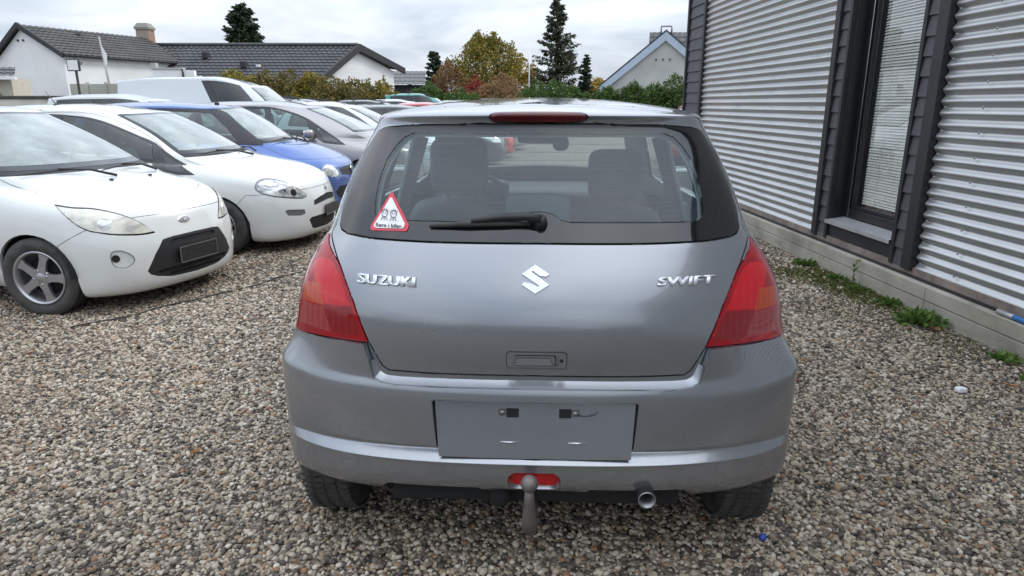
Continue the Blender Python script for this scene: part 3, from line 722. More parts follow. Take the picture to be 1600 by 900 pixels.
# ------------------------------------------------------------------ car bodies
# a body is a ring surface: loops (sill .. roof centre) x 30 columns (rear centre, left side, front centre, right side)
GF = (0, .06, .26, .60, 1.0)
YF = (0, .36, .70, .91, 1.0)
SF = (.09, .24, .42, .60, .77, .91)
def half_loop(row):
    xr, rb, wr, wa, wm, wb, wf, fb, xf, z = row
    P = []
    for g, y in zip(GF, YF): P.append([xr + rb * g, wr * y])
    a, b = xr + rb, xf - fb
    for s in SF: P.append([a + (b - a) * s, float(np.interp(s, [0, .24, .5, .77, 1], [wr + (wa - wr) * .35, wa, wm, wb, wf + (wb - wf) * .35]))])
    for g, y in zip(GF[::-1], YF[::-1]): P.append([xf - fb * g, wf * y])
    zs = np.interp(range(16), [0, 4, 6, 8, 9, 11, 15], z)
    return np.array([[p[0], p[1], zz] for p, zz in zip(P, zs)])
def spline_basis(t):
    return np.stack([(1 - t) ** 3 / 6, (3 * t ** 3 - 6 * t * t + 4) / 6, (-3 * t ** 3 + 3 * t * t + 3 * t + 1) / 6, t ** 3 / 6], -1)
def eval_shell(rows, nu, nv, tight=.9):
    Hf = np.stack([half_loop(r) for r in rows])                  # K,16,3
    mir = Hf[:, 14:0:-1, :] * np.array([1, -1, 1])
    C = np.concatenate([Hf, mir], 1)                             # K,30,3
    K, n, _ = C.shape
    A = np.zeros((n, n))
    for i in range(n): A[i, i] = 4 / 6; A[i, (i - 1) % n] = 1 / 6; A[i, (i + 1) % n] = 1 / 6
    C2 = np.einsum('ij,kjd->kid', np.linalg.inv(A), C); C = tight * C2 + (1 - tight) * C
    B = np.zeros((K, K))
    for i in range(K):
        if i in (0, K - 1): B[i, i] = 1
        else: B[i, i] = 4 / 6; B[i, i - 1] = 1 / 6; B[i, i + 1] = 1 / 6
    D2 = np.einsum('ij,jkd->ikd', np.linalg.inv(B), C); D = .75 * D2 + .25 * C
    D = np.concatenate([2 * D[:1] - D[1:2], D, 2 * D[-1:] - D[-2:-1]])
    u = np.arange(n * nu) / nu; v = np.arange((K - 1) * nv + 1) / nv
    iu = u.astype(int); bu = spline_basis(u - iu)
    iv = np.minimum(v.astype(int), K - 2); bv = spline_basis(v - iv)
    G = sum(bv[:, a, None, None] * D[iv + a] for a in range(4))  # V,n,3
    G = sum(bu[None, :, b, None] * G[:, (iu + b - 1) % n] for b in range(4))
    return G, u, v
class Shell:
    def __init__(s, rows, nu=5, nv=5, mod=None):
        G, s.u, s.v = eval_shell(rows, nu, nv)
        if mod is not None: G = mod(G)
        V, U, _ = G.shape
        s.G = G
        du = np.roll(G, -1, 1) - np.roll(G, 1, 1); dv = np.gradient(G, axis=0)
        nn = np.cross(du, dv)
        ln = np.linalg.norm(nn, axis=-1, keepdims=True)
        nn = np.where(ln > 1e-9, nn / np.maximum(ln, 1e-9), np.array([0, 0, 1.]))
        if nn[V // 3, U // 4, 1] < 0: nn = -nn
        j0 = (len(rows) - 2) * nv
        for j in range(j0 + 1, V):
            k = (j - j0) / (V - 1 - j0); q = nn[j0] * (1 - k) + np.array([0, 0, 1.]) * k; nn[j] = q / np.linalg.norm(q, axis=-1, keepdims=True)
        s.nn = nn
        s.vs = G.reshape(-1, 3); s.vn = nn.reshape(-1, 3)
        s.faces = []; s.fuv = []
        for j in range(V - 1):
            for i in range(U):
                a, b = j * U + i, j * U + (i + 1) % U
                s.faces.append((a, a + U, b + U, b)); s.fuv.append((s.u[i] + .5 / nu, s.v[j] + .5 / nv))
        s.fuv = np.array(s.fuv)
        s.bvh = BVHTree.FromPolygons([Vector(p) for p in s.vs], s.faces)
    def normal_at(s, p):
        q, n, fi, d = s.bvh.find_nearest(p)
        f = s.faces[fi]
        w = np.array([1 / (1e-6 + (np.linalg.norm(s.vs[i] - np.array(p)))) for i in f]) ** 2
        v = (s.vn[list(f)] * w[:, None]).sum(0); return Vector(v).normalized()
    def cast(s, o, d):
        h = s.bvh.ray_cast(Vector(o), Vector(d)); return h[0]
    def make_bm(s):
        bm = bmesh.new(); vv = [bm.verts.new(p) for p in s.vs]
        lay = bm.faces.layers.int.new('part')
        for f in s.faces:
            q = [vv[i] for i in f]
            try: bm.faces.new(q)
            except ValueError: pass
        bmesh.ops.remove_doubles(bm, verts=bm.verts, dist=1e-5)
        bm.normal_update(); bm.faces.ensure_lookup_table()
        return bm, lay

def in_poly(poly, x, y):
    c = False; n = len(poly); j = n - 1
    for i in range(n):
        xi, yi = poly[i]; xj, yj = poly[j]
        if (yi > y) != (yj > y) and x < (xj - xi) * (y - yi) / (yj - yi) + xi: c = not c
        j = i
    return c
def smooth_poly(pts, n=3, closed=True, sharp=()):
    """Catmull-Rom through points; indices in sharp keep their corner"""
    out = []; m = len(pts)
    P = [Vector((p[0], p[1])) for p in pts]
    for i in range(m if closed else m - 1):
        p0, p1, p2, p3 = P[(i - 1) % m], P[i], P[(i + 1) % m], P[(i + 2) % m]
        if not closed and i == 0: p0 = p1
        if not closed and i == m - 2: p3 = p2
        if i in sharp: p0 = p1
        if (i + 1) % m in sharp: p3 = p2
        t1 = (p2 - p0) * .5; t2 = (p3 - p1) * .5
        l = (p2 - p1).length
        if t1.length > l: t1 *= l / t1.length
        if t2.length > l: t2 *= l / t2.length
        for k in range(n):
            t = k / n
            q = (2 * t ** 3 - 3 * t * t + 1) * p1 + (t ** 3 - 2 * t * t + t) * t1 + (-2 * t ** 3 + 3 * t * t) * p2 + (t ** 3 - t * t) * t2
            out.append((q.x, q.y))
    if not closed: out.append((P[-1].x, P[-1].y))
    return out
def view_axes(yaw):
    """view from outside at yaw: 0 front, 90 left side, 180 rear, -90 right side. returns (dir towards viewer, h axis)"""
    a = R(yaw); return Vector((math.cos(a), math.sin(a), 0)), Vector((-math.sin(a), math.cos(a), 0))
def cut(bm, lay, poly, yaw, pid, facing=.05, top=False, only=None, over=None):
    if top: dr, hx, hy = Vector((0, 0, 1)), Vector((1, 0, 0)), Vector((0, 1, 0))
    else:
        dr, hx = view_axes(yaw); hy = Vector((0, 0, 1))
    xs = [p[0] for p in poly]; ys = [p[1] for p in poly]
    x0, x1, y0, y1 = min(xs) - .03, max(xs) + .03, min(ys) - .03, max(ys) + .03
    def bb(f):
        a = [v.co.dot(hx) for v in f.verts]; b = [v.co.dot(hy) for v in f.verts]; return min(a), max(a), min(b), max(b)
    cand = {}
    for f in bm.faces:
        c = f.calc_center_median(); h, z = c.dot(hx), c.dot(hy)
        if x0 < h < x1 and y0 < z < y1 and f.normal.dot(dr) > facing and (only is None or only(c)):
            cand[f] = bb(f)
    n = len(poly); e = 1e-4
    for i in range(n):
        a, b = poly[i], poly[(i + 1) % n]
        sx0, sx1 = min(a[0], b[0]) - e, max(a[0], b[0]) + e; sy0, sy1 = min(a[1], b[1]) - e, max(a[1], b[1]) + e
        d = Vector((b[0] - a[0], b[1] - a[1]))
        if d.length < 1e-6: continue
        nr = Vector((-d.y, d.x)).normalized()
        fs = []
        for f, (p, q, r, s_) in cand.items():
            if q < sx0 or p > sx1 or s_ < sy0 or r > sy1: continue
            dd = [(v.co.dot(hx) - a[0]) * nr.x + (v.co.dot(hy) - a[1]) * nr.y for v in f.verts]
            if min(dd) < -1e-5 and max(dd) > 1e-5: fs.append(f)
        if not fs: continue
        geom = set(fs)
        for f in fs: geom.update(f.edges); geom.update(f.verts)
        co = hx * a[0] + hy * a[1]; no = hx * nr.x + hy * nr.y
        res = bmesh.ops.bisect_plane(bm, geom=list(geom), plane_co=co, plane_no=no, dist=1e-5)
        for g in res['geom']:
            if isinstance(g, bmesh.types.BMFace): cand[g] = bb(g)
        cand = {f: (bb(f) if f in fs else k) for f, k in cand.items() if f.is_valid}
    for f in cand:
        c = f.calc_center_median()
        if in_poly(poly, c.dot(hx), c.dot(hy)):
            if (f[lay] != -1) and (over is None or f[lay] in over): f[lay] = pid
def part_mesh(sh, bm, lay, pids, name, mat, parent, gap=.0022, flange=.014, off=0, offf=None, mats=None):
    """take faces of the given part ids off the body as a mesh of their own with turned-in edges"""
    fs = [f for f in bm.faces if f[lay] in pids]
    if not fs: return None
    vid = {}; V = []; Nn = []; F = []; MI = []
    edge_in = {}
    fset = set(fs)
    for f in fs:
        ids = []
        for v in f.verts:
            if v not in vid: vid[v] = len(V); V.append(v.co.copy()); Nn.append(None)
            ids.append(vid[v])
        F.append(ids); MI.append(pids.index(f[lay]) if mats else 0)
    move = {}; bedges = []
    for f in fs:
        for l in f.loops:
            e = l.edge
            if sum(1 for q in e.link_faces if q in fset) == 1:
                a, b = l.vert, l.link_loop_next.vert
                bedges.append((vid[a], vid[b]))
                t = (b.co - a.co)
                if t.length < 1e-7: continue
                inn = f.normal.cross(t.normalized())
                wall = len(e.link_faces) > 1
                if wall:
                    for v in (a, b): move.setdefault(vid[v], []).append(inn)
    for v, i in vid.items(): Nn[i] = sh.normal_at(v.co)
    for i, l in move.items():
        s_ = sum(l, Vector());
        if s_.length > 1e-6: V[i] = V[i] + s_.normalized() * gap
    if off or offf:
        V = [p + n * (off + (offf(p) if offf else 0)) for p, n in zip(V, Nn)]
    nb = len(F)
    if flange:
        fl = {}; top = {}
        for a, b in bedges:
            for i in (a, b):
                if i not in fl:
                    top[i] = len(V); V.append(V[i].copy()); fl[i] = len(V); V.append(V[i] - Nn[i] * flange)
            F.append([b, a, fl[a], fl[b]][::1] if False else [top[b], top[a], fl[a], fl[b]]); MI.append(0)
    me = bpy.data.meshes.new(name)
    me.from_pydata([tuple(p) for p in V], [], F); me.update()
    sm = [True] * nb + [False] * (len(F) - nb); me.polygons.foreach_set('use_smooth', sm)
    nor = []
    for k, f in enumerate(F):
        for i in f: nor.append(tuple(Nn[i]) if k < nb else (0, 0, 0))
    me.normals_split_custom_set(nor)
    for m in (mats or [mat]): me.materials.append(m)
    if mats: me.polygons.foreach_set('material_index', MI)
    o = bpy.data.objects.new(name, me); COL.objects.link(o); o.parent = parent
    return o
def lining(sh, bm, lay, holes, parent, d=.022, mat=None):
    fs = [f for f in bm.faces if f[lay] not in holes]
    vid = {}; V = []; F = []
    for f in fs:
        ids = []
        for v in f.verts:
            if v not in vid: vid[v] = len(V); V.append(v.co - sh.normal_at(v.co) * d)
            ids.append(vid[v])
        F.append(ids)
    return mobj('cabin_lining', V, F, mat or M_LINER, parent, smooth=True)

def tyre_profile(r, w, rr, grooves=True):
    h = w / 2; P = [(rr, -h * .78), (rr + .012, -h * .9), ((r + rr) / 2, -h), (r - .022, -h * .93), (r - .006, -h * .76)]
    if grooves:
        for y in (-.45, -.15, .15, .45):
            P += [(r, (y - .06) * w), (r - .008, (y - .052) * w), (r - .008, (y + .022) * w), (r, (y + .03) * w)] if abs(y) < .4 else [(r - .001, y * w * .8)]
    else: P += [(r, -h * .4), (r, h * .4)]
    return P + [(r - .006, h * .76), (r - .022, h * .93), ((r + rr) / 2, h), (rr + .012, h * .9), (rr, h * .78)]
def wheel(parent, loc, r=.295, w=.185, rr=.19, side=1, style='five', steer=0, spin=.3, tread=False, rimmat=None, n=40):
    """side +1: outer face towards +y"""
    hub = empty('wheel', loc); hub.parent = parent; hub.rotation_euler = (0, 0, steer)
    mb = MB(); mb.lathe(tyre_profile(r, w, rr), n)
    ty = mb.build('tyre', M_RUBBER, hub)
    if tread:
        tb = MB()
        for k in range(72):
            g = 2 * math.pi * (k + .5) / 72
            for yy in (-.36, -.12, .12, .36):
                M = Matrix.Rotation(-g, 4, 'Y') @ Matrix.Translation((r + .0005, yy * w, 0)) @ Matrix.Rotation(.35 if yy > 0 else -.35, 4, 'X')
                tb.box((-.006, -.085 * w, -.0085), (.0028, .085 * w, .0085), M)
        tb.build('tread_block', M_RUBBER, hub).__setitem__('kind', 'stuff')
    if style is None: return hub
    S = side; rb = MB(); o = S * w * .5
    rb.lathe([(rr + .004, o * .84), (rr + .006, o * .93), (rr - .004, o * .95), (rr - .014, o * .84), (rr - .022, o * .2), (rr - .03, -o * .5), (rr * .3, -o * .5)], n)
    if style == 'five':
        for k in range(5):
            a = spin + 2 * math.pi * k / 5
            Mx = Matrix.Rotation(-a, 4, 'Y')
            pts = [(.035, -.036), (.08, -.027), (rr * .7, -.026), (rr - .008, -.042), (rr - .008, .042), (rr * .7, .026), (.08, .027), (.035, .036)]
            rb.prism(pts, o * .55, o * .80, Mx)
        rb.lathe([(0, o * .82), (.03, o * .82), (.034, o * .79), (.062, o * .78), (.066, o * .55)], 20)
        for k in range(4):
            a = spin + .5 + 2 * math.pi * k / 4
            rb.lathe([(0, o * .84), (.009, o * .84), (.009, o * .7)], 8, Matrix.Translation((.05 * math.cos(a), 0, .05 * math.sin(a))))
    elif style == 'multi':
        for k in range(14):
            a = spin + 2 * math.pi * k / 14
            pts = [(.05, -.009), (rr - .012, -.016), (rr - .012, .016), (.05, .009)]
            rb.prism(pts, o * .66, o * .82, Matrix.Rotation(-a, 4, 'Y'))
        rb.lathe([(0, o * .88), (.04, o * .86), (.06, o * .78), (.062, o * .5)], 20)
    rb.build('rim', rimmat or M_ALLOY, hub)
    db = MB(); db.lathe([(0, o * .1), (rr * .72, o * .1), (rr * .72, -o * .1)], 24); db.build('brake_disc', M_UNDER, hub)
    return hub

def seat(parent, x, y, w=.26, z0=.36, top=1.02, head=True, rake=.32, hr=(.045, .125, .115)):
    s_ = empty('seat', (x, y, 0)); s_.parent = parent
    mb = MB(); mb.rbox((.22, 0, z0), (.27, w, .09), n=3); mb.build('cushion', M_CLOTH, s_)
    h = (top - z0) / 2; M = Matrix.Translation((0, 0, z0)) @ Matrix.Rotation(-rake, 4, 'Y')
    mb = MB(); mb.rbox((-.02, 0, h * 1.02), (.075, w * .98, h * 1.05), n=4, M=M, e=5); mb.build('backrest', M_CLOTH, s_)
    if head:
        M2 = M @ Matrix.Translation((.0, 0, 2 * h + .175)) @ Matrix.Rotation(rake * .8, 4, 'Y')
        mb = MB(); mb.rbox((0, 0, 0), hr, n=4, M=M2, e=5); mb.build('headrest', M_CLOTH, s_)
        for q in (-.06, .06):
            mb = MB(); mb.tube([M @ Vector((-.01, q, 2 * h - .02)), M @ Vector((0, q, 2 * h + .12))], .007, 6); mb.build('headrest_post', M_STEEL, s_)
    return s_

def wiper(name, parent, pts, blade, mat=None):
    mb = MB(); mb.tube(pts, [.011, .009, .007][:len(pts)] if len(pts) <= 3 else .008, 6); mb.tube(blade, .008, 6)
    return mb.build(name, mat or M_BLACK, parent)
SWIFT = [
 (.08, .24, .785, .78, .75, .75, .66, .35, 3.60, (.300, .222, .19, .19, .19, .17, .17)),
 (.012, .262, .826, .825, .80, .80, .72, .38, 3.66, (.345, .30, .27, .26, .26, .20, .20)),
 (.002, .272, .832, .835, .81, .82, .74, .40, 3.68, (.416, .396, .37, .35, .35, .29, .29)),
 (.001, .273, .833, .836, .81, .82, .74, .40, 3.68, (.430, .409, .38, .36, .36, .31, .31)),
 (.031, .248, .834, .84, .82, .83, .75, .41, 3.69, (.452, .430, .42, .41, .41, .37, .37)),
 (.034, .246, .835, .842, .823, .834, .755, .413, 3.692, (.470, .448, .44, .44, .44, .40, .40)),
 (.038, .245, .840, .853, .835, .845, .77, .42, 3.695, (.545, .55, .55, .55, .55, .50, .49)),
 (.046, .240, .842, .855, .842, .85, .78, .44, 3.68, (.632, .632, .632, .632, .632, .59, .57)),
 (.058, .238, .836, .853, .845, .85, .78, .45, 3.67, (.668, .668, .668, .668, .67, .64, .62)),
 (.050, .262, .788, .842, .845, .845, .76, .50, 3.62, (.755, .76, .76, .76, .76, .75, .71)),
 (.075, .24, .760, .825, .835, .82, .70, .55, 3.42, (.90, .90, .89, .86, .86, .85, .835)),
 (.138, .20, .688, .775, .80, .79, .66, .48, 3.14, (1.03, 1.03, 1.01, .97, .94, .93, .945)),
 (.165, .19, .660, .745, .77, .75, .66, .26, 2.87, (1.075, 1.075, 1.04, 1.0, .98, .985, 1.005)),
 (.280, .16, .605, .67, .69, .68, .58, .23, 2.56, (1.24, 1.24, 1.24, 1.22, 1.22, 1.20, 1.225)),
 (.392, .13, .535, .585, .605, .595, .52, .20, 2.23, (1.385, 1.385, 1.40, 1.40, 1.40, 1.375, 1.405)),
 (.370, .155, .510, .555, .575, .56, .49, .18, 2.16, (1.425, 1.42, 1.43, 1.435, 1.432, 1.41, 1.425)),
 (.50, .06, .32, .34, .35, .34, .30, .10, 1.98, (1.448, 1.44, 1.46, 1.468, 1.46, 1.44, 1.445)),
 (.66, .0, .0, .0, .0, .0, .0, .0, 1.74, (1.458, 1.462, 1.475, 1.482, 1.474, 1.46, 1.458)),
]
def gen(L=3.7, w=.83, H=1.49, cowl=(.95, .98), lead=(.26, .80), wst=(1.75, 1.41), belt=.98, rear=(.16, 1.05, .42, 1.36), nose=.5, up=.0, gw=1.0, fb=1.0, mid=None, wb=(.30, .25, .20)):
    lz, lx = lead[1], lead[0]; cx, cz = cowl; mx = (lx + cx) / 2; mz = mid or (lz + cz) / 2 + .03
    rx0, rz0, rx1, rz1 = rear; g = gw
    T = [
     (.12, .25, .83 * w, .88 * w, .88 * w, .88 * w, .78 * w, .35 * fb, L - .12, (.33, .30, .20, .18, .17, .12, .12)),
     (.02, .28, .90 * w, .945 * w, .935 * w, .94 * w, .86 * w, .40 * fb, L - .035, (.38, .36, .28, .25, .24, .16, .16)),
     (.0, .29, .93 * w, .98 * w, .97 * w, .98 * w, .89 * w, .43 * fb, L, (.46, .46, .43, .40, .39, .31, .30)),
     (.0, .29, .945 * w, w, .99 * w, w, .915 * w, .47 * fb, L - .005, (.56, .56, .55, .54, .54, .50, nose)),
     (.03, .28, .945 * w, w, w, w, .92 * w, .52 * fb, L - .035, (.66, .66, .66, .65, .66, .65, nose + .11)),
     (.05, .27, .93 * w, .99 * w, w, .985 * w, .90 * w, .57 * fb, L - lx * .34, (.76, .77, .77, .76, .77, .77, lz - .075)),
     (.09, .25, .89 * w, .97 * w, .985 * w, .955 * w, .80 * w, .60 * fb, L - lx, (.90, .90, .89, .88, .885, .87, lz)),
     ((.09 + rx0) / 2 + .01, .22, .82 * w, .925 * w, .95 * w, .92 * w, .76 * w, .44 * fb, L - mx, ((rz0 + .90) / 2, (rz0 + .9) / 2, (belt + .92) / 2, (belt + .9) / 2, belt - .05, mz - .04, mz)),
     (rx0, .2, .78 * w * g, .885 * w * g, .915 * w * g, .90 * w, .80 * w, wb[0], L - cx, (rz0, rz0, belt + .06, belt + .01, belt - .01, cz - .005, cz)),
     ((rx0 + rx1) / 2, .16, .72 * w * g, .80 * w * g, .825 * w * g, .81 * w * g, .70 * w * g, wb[1], L - (cx + wst[0]) / 2 + .03, ((rz0 + rz1) / 2 + .01, (rz0 + rz1) / 2 + .01, (belt + wst[1]) / 2 + .02, (belt + wst[1]) / 2, (belt + wst[1]) / 2, (cz + wst[1]) / 2, (cz + wst[1]) / 2 + .015)),
     (rx1, .13, .64 * w * g, .70 * w * g, .72 * w * g, .71 * w * g, .62 * w * g, wb[2], L - wst[0], (rz1, rz1 - .01, H - .10, H - .09, H - .09, wst[1] - .02, wst[1])),
     (rx1 - .01, .14, .60 * w * g, .66 * w * g, .68 * w * g, .67 * w * g, .58 * w * g, .18, L - wst[0] - .06, (rz1 + .04, rz1 + .03, H - .062, H - .05, H - .055, wst[1] + .008, wst[1] + .02)),
     (rx1 + .11, .06, .38 * w, .41 * w, .42 * w, .41 * w, .35 * w, .10, L - wst[0] - .18, (rz1 + .065, rz1 + .055, H - .022, H - .014, H - .02, wst[1] + .03, wst[1] + .035)),
     (rx1 + .27, 0, 0, 0, 0, 0, 0, 0, L - wst[0] - .32, (rz1 + .078, rz1 + .085, H - .008, H, H - .006, wst[1] + .048, wst[1] + .044)),
    ]
    return T
KA = gen(L=3.62, w=.829, H=1.46, cowl=(.84, .985), lead=(.24, .77), wst=(1.72, 1.385), belt=.97, rear=(.14, 1.05, .36, 1.35), nose=.47, wb=(.40, .37, .34))
PUNTO = gen(L=4.03, w=.843, H=1.455, cowl=(1.02, .98), lead=(.30, .77), wst=(1.74, 1.36), belt=.95, rear=(.2, 1.05, .5, 1.33), nose=.47)
MPV = gen(L=4.05, w=.85, H=1.50, cowl=(.78, 1.02), lead=(.22, .82), wst=(1.62, 1.39), belt=.98, rear=(.12, 1.05, .35, 1.40), nose=.50)
POSE = dict(hero=((.065, 1.79), 87.5), KA=((-2.42, 5.13), -18), PUNTO=((-1.97, 7.3), -3), BLUE=((-2.16, 9.3), 0), MPV=((-1.5, 11.7), 0))
def ss(a, b, x):
    t = min(1, max(0, (x - a) / (b - a))); return t * t * (3 - 2 * t)
def circle(cx, cz, r, n=28, a0=0, a1=2 * math.pi):
    return [(cx + r * math.cos(a0 + (a1 - a0) * k / n), cz + r * math.sin(a0 + (a1 - a0) * k / n)) for k in range(n)]
def arch_poly(x, z, r, bottom=-.1, n=18):
    """wheel opening in side view (x, z)"""
    return [(x + r, bottom)] + [(x + r * math.cos(math.pi * k / n), z + r * math.sin(math.pi * k / n)) for k in range(n + 1)] + [(x - r, bottom)]
def side(poly, s):
    """(x, z) side-view outline -> (h, z) for the side s=+1 left, -1 right"""
    return [(-x if s > 0 else x, z) for x, z in poly]

class Car:
    def __init__(c, rows, name, tail, heading, paintmat, label, cat='car', group=None, nu=5, nv=5, mod=None):
        c.sh = Shell(rows, nu, nv, mod); c.bm, c.lay = c.sh.make_bm_uv()
        c.root = empty(name, (tail[0], tail[1], 0), heading); tag(c.root, label, cat, group)
        c.paint = paintmat; c.parts = []; c.pid = 1; c.L = max(r[8] for r in rows); c.holes = {-1}; c.K = len(rows)
        c.objs = {}
    def uv(c, name, mat, u0, u1, v0, v1, over=None, **kw):
        """grid-aligned region of the body surface; columns may run past 30"""
        pid = c.pid; c.pid += 1
        lu = c.bm.faces.layers.float['u']; lv = c.bm.faces.layers.float['v']
        for f in c.bm.faces:
            u, v = f[lu], f[lv]
            if v0 < v < v1 and (u0 < u < u1 or u0 < u + 30 < u1 or u0 < u - 30 < u1):
                if over is None or f[c.lay] in over: f[c.lay] = pid
        c.parts.append((pid, name, mat, kw)); return pid
    def cut(c, name, mat, poly, yaw, hole=False, facing=.05, top=False, only=None, over=None, **kw):
        pid = -1 if name is None else c.pid
        if name is not None: c.pid += 1
        cut(c.bm, c.lay, poly, yaw, pid, facing, top, only, over)
        if name is not None: c.parts.append((pid, name, mat, kw))
        return pid
    def finish(c, bodykw={}, glass=(), line=True):
        body = part_mesh(c.sh, c.bm, c.lay, [0], 'body', c.paint, c.root, **bodykw)
        for pid, name, mat, kw in c.parts:
            kw = dict(kw); par = kw.pop('under', None); lab = kw.pop('label', None); key = kw.pop('key', None)
            p = c.objs.get(par, c.root) if par else c.root
            o = part_mesh(c.sh, c.bm, c.lay, [pid], name, mat, p, **kw)
            if o is None: continue
            c.objs[key or name] = o
            if lab: o['label'] = lab
        if line: lining(c.sh, c.bm, c.lay, set(glass) | {-1}, c.root)
        c.bm.free()
        return c.root
    def on(c, yaw, h, z):
        """surface point and normal seen from yaw"""
        dr, hx = view_axes(yaw)
        o = hx * h + Vector((0, 0, z)) + Vector((c.L / 2, 0, 0)) * 0 + dr * 8
        o = o + Vector((c.L / 2, 0, 0)) - hx * hx.dot(Vector((c.L / 2, 0, 0))) if abs(yaw) % 180 == 0 else o
        q, n, fi, d = c.sh.bvh.ray_cast(o, -dr)
        return (q, c.sh.normal_at(q)) if q is not None else (None, None)
    def underbody(c, z=.21, x0=.16, x1=None, y=.54):
        mb = MB(); mb.box((x0, -y, z), (x1 or c.L - .3, y, z + .03)); mb.build('underbody', M_UNDER, c.root)
    def housings(c, xs, z, r, y=.56, depth=.27):
        for x in xs:
            for s in (1, -1):
                # upper half of the wheel housing only; the tyre stands free below it
                yi, yo, m = s * (.84 - depth), s * .78, 16; V = []
                for k in range(m + 1):
                    a = R(2 + 176 * k / m); p = (x + r * math.cos(a), z + r * math.sin(a)); V += [(p[0], yi, p[1]), (p[0], yo, p[1])]
                F = [(2 * k, 2 * k + 1, 2 * k + 3, 2 * k + 2) for k in range(m)] + [tuple(2 * k for k in range(m + 1))]
                mobj('wheel_housing', V, F, M_UNDER, c.root)
def make_bm_uv(s):
    bm = bmesh.new(); vv = [bm.verts.new(p) for p in s.vs]
    lay = bm.faces.layers.int.new('part'); lu = bm.faces.layers.float.new('u'); lv = bm.faces.layers.float.new('v')
    for f, (u, v) in zip(s.faces, s.fuv):
        q = bm.faces.new([vv[i] for i in f]); q[lu] = u; q[lv] = v
    bmesh.ops.remove_doubles(bm, verts=bm.verts, dist=1e-5)
    bm.normal_update(); bm.faces.ensure_lookup_table()
    return bm, bm.faces.layers.int['part']
Shell.make_bm_uv = make_bm_uv

def patch(c, name, poly, yaw, mat, parent=None, lift=.002, thick=.004, n=3, pts=False):
    """flat-ish badge following the body: outline prism laid on the surface"""
    V = []; m = len(poly)
    top = []; bot = []
    for h, z in poly:
        q, nn = c.on(yaw, h, z)
        if q is None: continue
        top.append(q + nn * (lift + thick)); bot.append(q + nn * (lift - .004))
    m = len(top); fs = [tuple(range(m))] + [(i, m + i, m + (i + 1) % m, (i + 1) % m) for i in range(m)]
    mb = MB(); mb.add(top + bot, fs); return mb.build(name, mat, parent or c.root)

def text_mesh(body, size, extrude=.002, offset=0.0, sx=1.0, align='CENTER', shear=0, space=1.0):
    cu = bpy.data.curves.new('lettering', 'FONT'); cu.body = body; cu.size = size; cu.extrude = extrude; cu.offset = offset
    cu.align_x = align; cu.align_y = 'CENTER'; cu.shear = shear; cu.space_character = space; cu.resolution_u = 3
    ob = bpy.data.objects.new('lettering', cu); COL.objects.link(ob)
    bpy.context.view_layer.update()
    dg = bpy.context.evaluated_depsgraph_get()
    me = bpy.data.meshes.new_from_object(ob.evaluated_get(dg))
    COL.objects.unlink(ob); bpy.data.objects.remove(ob); bpy.data.curves.remove(cu)
    for v in me.vertices: v.co.x *= sx
    return me
def frame_at(q, n, up=Vector((0, 0, 1))):
    """matrix: local x to the viewer's right, local y up the surface, local z out"""
    z = n.normalized(); x = up.cross(z).normalized(); y = z.cross(x)
    return Matrix((( x.x, y.x, z.x, q.x), (x.y, y.y, z.y, q.y), (x.z, y.z, z.z, q.z), (0, 0, 0, 1)))
def bent_text(c, name, body, yaw, h, z, width, height, mat, lift=.003, extrude=.0025, offset=.0, shear=0, parent=None, bold=(0,)):
    me = text_mesh(body, 1, 0, offset, shear=shear); xs = [v.co.x for v in me.vertices]; ys = [v.co.y for v in me.vertices]
    w, hh = max(xs) - min(xs), max(ys) - min(ys); cx, cy = (max(xs) + min(xs)) / 2, (max(ys) + min(ys)) / 2
    bm = bmesh.new()
    for k, dx in enumerate(bold):
        b2 = bmesh.new(); b2.from_mesh(me); r = bmesh.ops.extrude_face_region(b2, geom=b2.faces[:])
        up = set(g for g in r['geom'] if isinstance(g, bmesh.types.BMVert))
        for v in b2.verts:
            q, n = c.on(yaw, h + dx + (v.co.x - cx) / w * width, z + (v.co.y - cy) / hh * height)
            if q is not None: v.co = q + n * (lift + (extrude + .0003 * k if v in up else -.002))
        m2 = bpy.data.meshes.new('letters'); b2.to_mesh(m2); b2.free(); bm.from_mesh(m2); bpy.data.meshes.remove(m2)
    bmesh.ops.recalc_face_normals(bm, faces=bm.faces)
    bm.to_mesh(me); bm.free(); me.materials.clear(); me.materials.append(mat)
    o = bpy.data.objects.new(name, me); COL.objects.link(o); o.parent = parent or c.root; return o
def tailpos(rows, nose, hd):
    L = max(r[8] for r in rows); a = R(hd); return (nose[0] - L * math.cos(a), nose[1] - L * math.sin(a))

